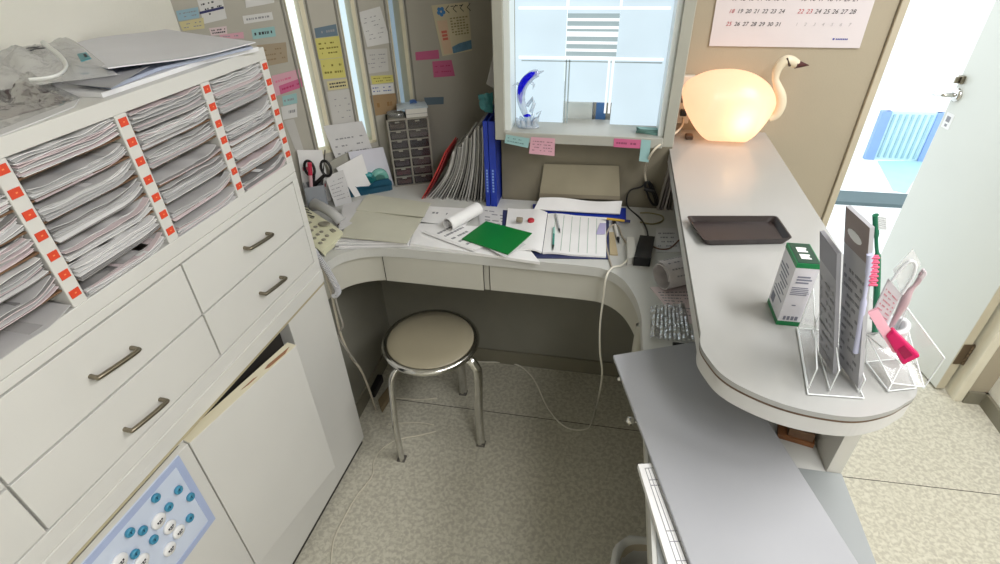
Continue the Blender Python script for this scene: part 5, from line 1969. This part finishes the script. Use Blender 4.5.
m.build('tooth_mark', PAPER, tb)
m = MB()
r_ = random.Random(5)
for q in range(3):
    m.box(lw * .2, lw * (.75 + .1 * (q % 2)), -.0006, -.0001, BH - .030 - q * .006, BH - .027 - q * .006)
for q in range(5):
    m.box(lw * .12, lw * r_.uniform(.6, .95), -.0006, -.0001, BH - .052 - q * .0038, BH - .0505 - q * .0038)
m.box(lw * .38, lw * .55, -.0006, -.0001, .046, .048)
for q in range(4):
    m.box(lw * (.2 + .17 * q), lw * (.3 + .18 * q), -.0006, -.0001, .0135, .022)
for q in range(9):
    a = r_.uniform(.1, .4)
    m.box(-.0006, -.0001, ld * a, ld * r_.uniform(.6, .95), BH - .030 - q * .008, BH - .0275 - q * .008)
m.box(-.0006, -.0001, ld * .62, ld * .88, .018, .036)
m.build('print', mat('carton_print', (126, 128, 144), 0.6), tb)


# acrylic stands with tooth brushes
def acr(m, P, th=.0025, er=.0011):
    P = [Vector(p) for p in P]
    m.m = 0
    m.slab(P, th)
    m.m = 1
    for i in range(len(P)):
        m.tube([P[i], P[(i + 1) % len(P)]], er, 5)


s1 = thing('acrylic_stand', 'clear acrylic stand holding two hanging card packs beside the carton', 'display stand', AZ(828, 365, ZK))
bp_ = [AZ(797, 328, ZK + .003), AZ(834, 331, ZK + .003), AZ(864, 398, ZK + .003), AZ(808, 394, ZK + .003)]
m = MB()
acr(m, bp_)
m.build('base_plate', [ACR, ACRE], s1, world=True)
h1 = Vector((0, 0, .055))
up3 = Vector((0, 0, .003))
for nm_, al in (('divider', .02), ('divider', .42), ('divider', .95)):
    a, c = bil(bp_, al, .02), bil(bp_, al, .93)
    m = MB()
    acr(m, [a + up3 * .2 + Vector((0, .0, .09 if al < .9 else .05)), c + h1 * (.8 if al < .9 else .5), c + up3 * .2, a + up3 * .2])
    m.build(nm_, [ACR, ACRE], s1, world=True)


def pack(name, TL, TR_, BR, BL, mats, label, hole=None, rows=10, seed=3):
    P = [TL, TR_, BR, BL]
    m = MB()
    m.slab(P, .006)
    scrib(m, P, rows, seed, .08, .92, .30, .95, h=.35, lift=.0006, dens=.7)
    m.m = 2
    n = (TR_ - TL).cross(BL - TL).normalized()
    if n.dot(TL - CAM) > 0:
        n = -n
    m.slab([x + n * .0004 for x in (bil(P, 0, 0), bil(P, 1, 0), bil(P, 1, .20), bil(P, 0, .20))], .0003)
    if hole:
        m.m = 3
        ca, cb = hole
        m.slab([bil(P, ca + .30 * math.cos(q * math.pi / 6), cb + .028 * math.sin(q * math.pi / 6)) + n * .001 for q in range(12)], .0004)
    lo = min(P, key=lambda q: q.z)
    return m.build(name, mats, origin=lo)


PB_ = mat('pack_grey', (176, 176, 180), 0.4, var=.05)
PT = mat('pack_taupe', (140, 128, 126), 0.4, var=.05)
zb = ZK + .006
BLa, BRa = AZ(819, 352, zb), AZ(833, 374, zb)
o = pack('brush_pack', AY(820, 231, BLa.y + .012), AY(837, 254, BRa.y + .012), BRa, BLa, [mat('pack_dim', (150, 150, 156), 0.25, var=.08), GREYINK, mat('pack_dim2', (120, 120, 130), 0.25)], 'x', None, 9, 81)
tag(o, 'shorter grey blister pack on the left side of the acrylic stand', 'pack', 'packs on the acrylic stand')
BLb, BRb = AZ(838, 362, zb), AZ(858, 388, zb)
o = pack('brush_pack', AY(846, 206, BLb.y + .015), AY(870, 228, BRb.y + .015), BRb, BLb, [PB_, GREYINK, PT, mat('pack_hole', (232, 234, 236), 0.5)], 'x', (.45, .115), 12, 82)
tag(o, 'tall grey hanging pack with an oval hole on the acrylic stand', 'pack', 'packs on the acrylic stand')


def brush(name, path, rads, bris, bdir, mats, label, group='tooth brushes'):
    t = thing(name, label, 'toothbrush', min(path, key=lambda q: q.z), group=group)
    m = MB()
    m.tube(path, rads, 10, ry=.8)
    m.build('handle', mats[0], t, world=True)
    m = MB()
    a, c = bris
    for q in range(7):
        p = lerp(a, c, q / 6)
        for s in (-1, 1):
            o_ = Vector((0, .0025 * s, 0))
            m.tube([p + o_, p + o_ + bdir], .0017, 6)
    m.build('bristles', mats[1], t, world=True)
    return t


yb_ = BRb.y + .012
sp = smooth_path([AY(856, 352, yb_), AY(860, 330, yb_), AY(864, 302, yb_), AY(866.5, 285, yb_), AY(869, 268, yb_), AY(870, 254, yb_)], 4)
brush('toothbrush', sp, [.0055] * 9 + [.0035] * 6 + [.005] * (len(sp) - 15), (AY(868, 284, yb_), AY(870, 257, yb_)), Vector((.011, 0, .001)), [mat('lavender_handle', (198, 200, 226), 0.3), mat('pink_bristle', (224, 92, 128), 0.5)], 'white lavender toothbrush with pink bristles leaning on the tall pack')
yg = AZ(880, 345, ZK).y + .03
sp = smooth_path([AY(875, 332, yg), AY(876.5, 300, yg), AY(877.5, 262, yg), AY(876.5, 246, yg), AY(876, 230, yg), AY(875.5, 215, yg)], 4)
brush('toothbrush', sp, [.0062] * 10 + [.0035] * 5 + [.0055] * (len(sp) - 15), (AY(877, 228, yg), AY(876.5, 216, yg)), Vector((.014, 0, .0)), [mat('green_handle', (22, 106, 76), 0.3), mat('white_bristle', (218, 222, 222), 0.5)], 'dark green toothbrush standing upright behind the packs')

s2 = thing('acrylic_stand', 'clear acrylic stepped stand with a slanted tray at the counter corner', 'display stand', AZ(893, 378, ZK))
B2 = [AZ(866, 362, ZK + .003), AZ(905, 358, ZK + .003), AZ(916, 388, ZK + .003), AZ(888, 391, ZK + .003)]
m = MB()
acr(m, B2)
m.build('base_plate', [ACR, ACRE], s2, world=True)
ya2 = B2[0].y
S = [AY(866, 334, ya2), AY(908, 330, ya2 + .01), AY(924, 387, B2[3].y - .004), AY(892, 383, B2[3].y)]
m = MB()
acr(m, S)
m.build('slanted_tray', [ACR, ACRE], s2, world=True)
m = MB()
acr(m, [AY(866, 334, ya2), AY(902, 364, (ya2 + B2[3].y) / 2), B2[3] + Vector((0, 0, .001)), B2[0] + Vector((0, 0, .001))])
m.build('left_side', [ACR, ACRE], s2, world=True)
yr2 = B2[2].y
m = MB()
acr(m, [AY(907, 308, yr2 + .05), AY(944.5, 358, yr2), AY(923.5, 388.5, yr2), AY(892, 342, yr2 + .05)])
m.build('right_panel', [ACR, ACRE], s2, world=True)
# things on it
yq = (ya2 + B2[3].y) / 2 + .01
k4 = [AY(868, 313, yq), AY(878, 309, yq), AY(905, 352, yq - .02), AY(893, 353, yq - .02)]
pc = thing('brush_case', 'pink carton with a magenta case lying on the slanted acrylic tray', 'case', min(k4, key=lambda q: q.z))
m = MB().slab(k4, .006)
m.build('pink_card', mat('pink_carton', (236, 176, 190), 0.4, var=.03), pc, world=True)
k5 = [AY(886, 337, yq - .016), AY(894, 330, yq - .016), AY(921, 357, yq - .03), AY(903, 366, yq - .03)]
m = MB().slab(k5, .014)
m.build('magenta_case', mat('magenta_plastic', (204, 12, 92), 0.2, var=.05), pc, world=True, bevel=.003)
m = MB()
d_ = (CAM - k5[0]).normalized()
m.slab([bil(k5, .25, .5) + d_ * .001, bil(k5, .75, .5) + d_ * .001, bil(k5, .75, .85) + d_ * .001, bil(k5, .25, .85) + d_ * .001], .0012)
m.build('case_window', mat('deep_magenta', (150, 0, 66), 0.15), pc, world=True)
pk = thing('interdental_pack', 'clear packet with a white wire loop leaning on the slanted tray', 'pack', AY(872, 322, yq + .004))
k6 = [AY(889, 279, yq + .012), AY(902, 295, yq + .008), AY(885, 327, yq + .002), AY(870, 319, yq + .004)]
m = MB().slab(k6, .003)
scrib(m, k6, 6, 91, dens=.8)
m.build('printed_card', [mat('packet_card', (196, 190, 194), 0.35), mat('packet_print', (196, 130, 140), 0.6)], pk, world=True)
m = MB()
m.tube(smooth_path([AY(892, 281, yq + .008), AY(899, 271, yq + .008), AY(906, 264, yq + .008), AY(912, 261, yq + .008), AY(915.5, 265, yq + .008), AY(914, 274, yq + .008), AY(908, 285, yq + .008), AY(902, 294, yq + .008)], 5), .0022, 8)
m.build('wire_loop', mat('white_loop', (226, 228, 230), 0.3), pk, world=True)
m = MB().slab([AY(893, 270, yq + .014), AY(913, 249, yq + .014), AY(921, 264, yq + .012), AY(902, 296, yq + .010)], .0008)
m.build('film', FILM, pk, world=True)
hd = AY(892, 330, yq + .016)
ch = thing('brush_holder', 'small white ring holder for a toothbrush on the acrylic stand', 'holder', AY(894, 334, yq + .012))
m = MB()
m.T = Matrix.Translation(AY(893, 327, yq + .016)) @ Matrix.Rotation(R(-20), 4, 'Y')
m.lathe([(.017, -.016), (.022, .0), (.023, .006), (.015, .006), (.013, -.010), (0, -.011)], 24)
m.build('ring', mat('holder_white', (214, 218, 220), 0.25), ch, world=True)
sp = smooth_path([AY(891, 327, yq + .016), AY(898, 314, yq + .016), AY(904, 303, yq + .016), AY(909, 292, yq + .016), AY(917, 283, yq + .016), AY(923, 273, yq + .016)], 4)
brush('toothbrush', sp, [.004, .0045, .005, .0055, .006, .0065, .007, .0075, .0078, .0078, .0075, .007, .006, .005, .004, .0036] + [.0045] * (len(sp) - 16), (AY(921, 279, yq + .016), AY(925, 273.5, yq + .016)), Vector((-.004, 0, .006)), [mat('mauve_handle', (190, 164, 170), 0.3), mat('mauve_bristle', (206, 196, 200), 0.5)], 'mauve toothbrush with a bulging grip leaning in the white ring holder')
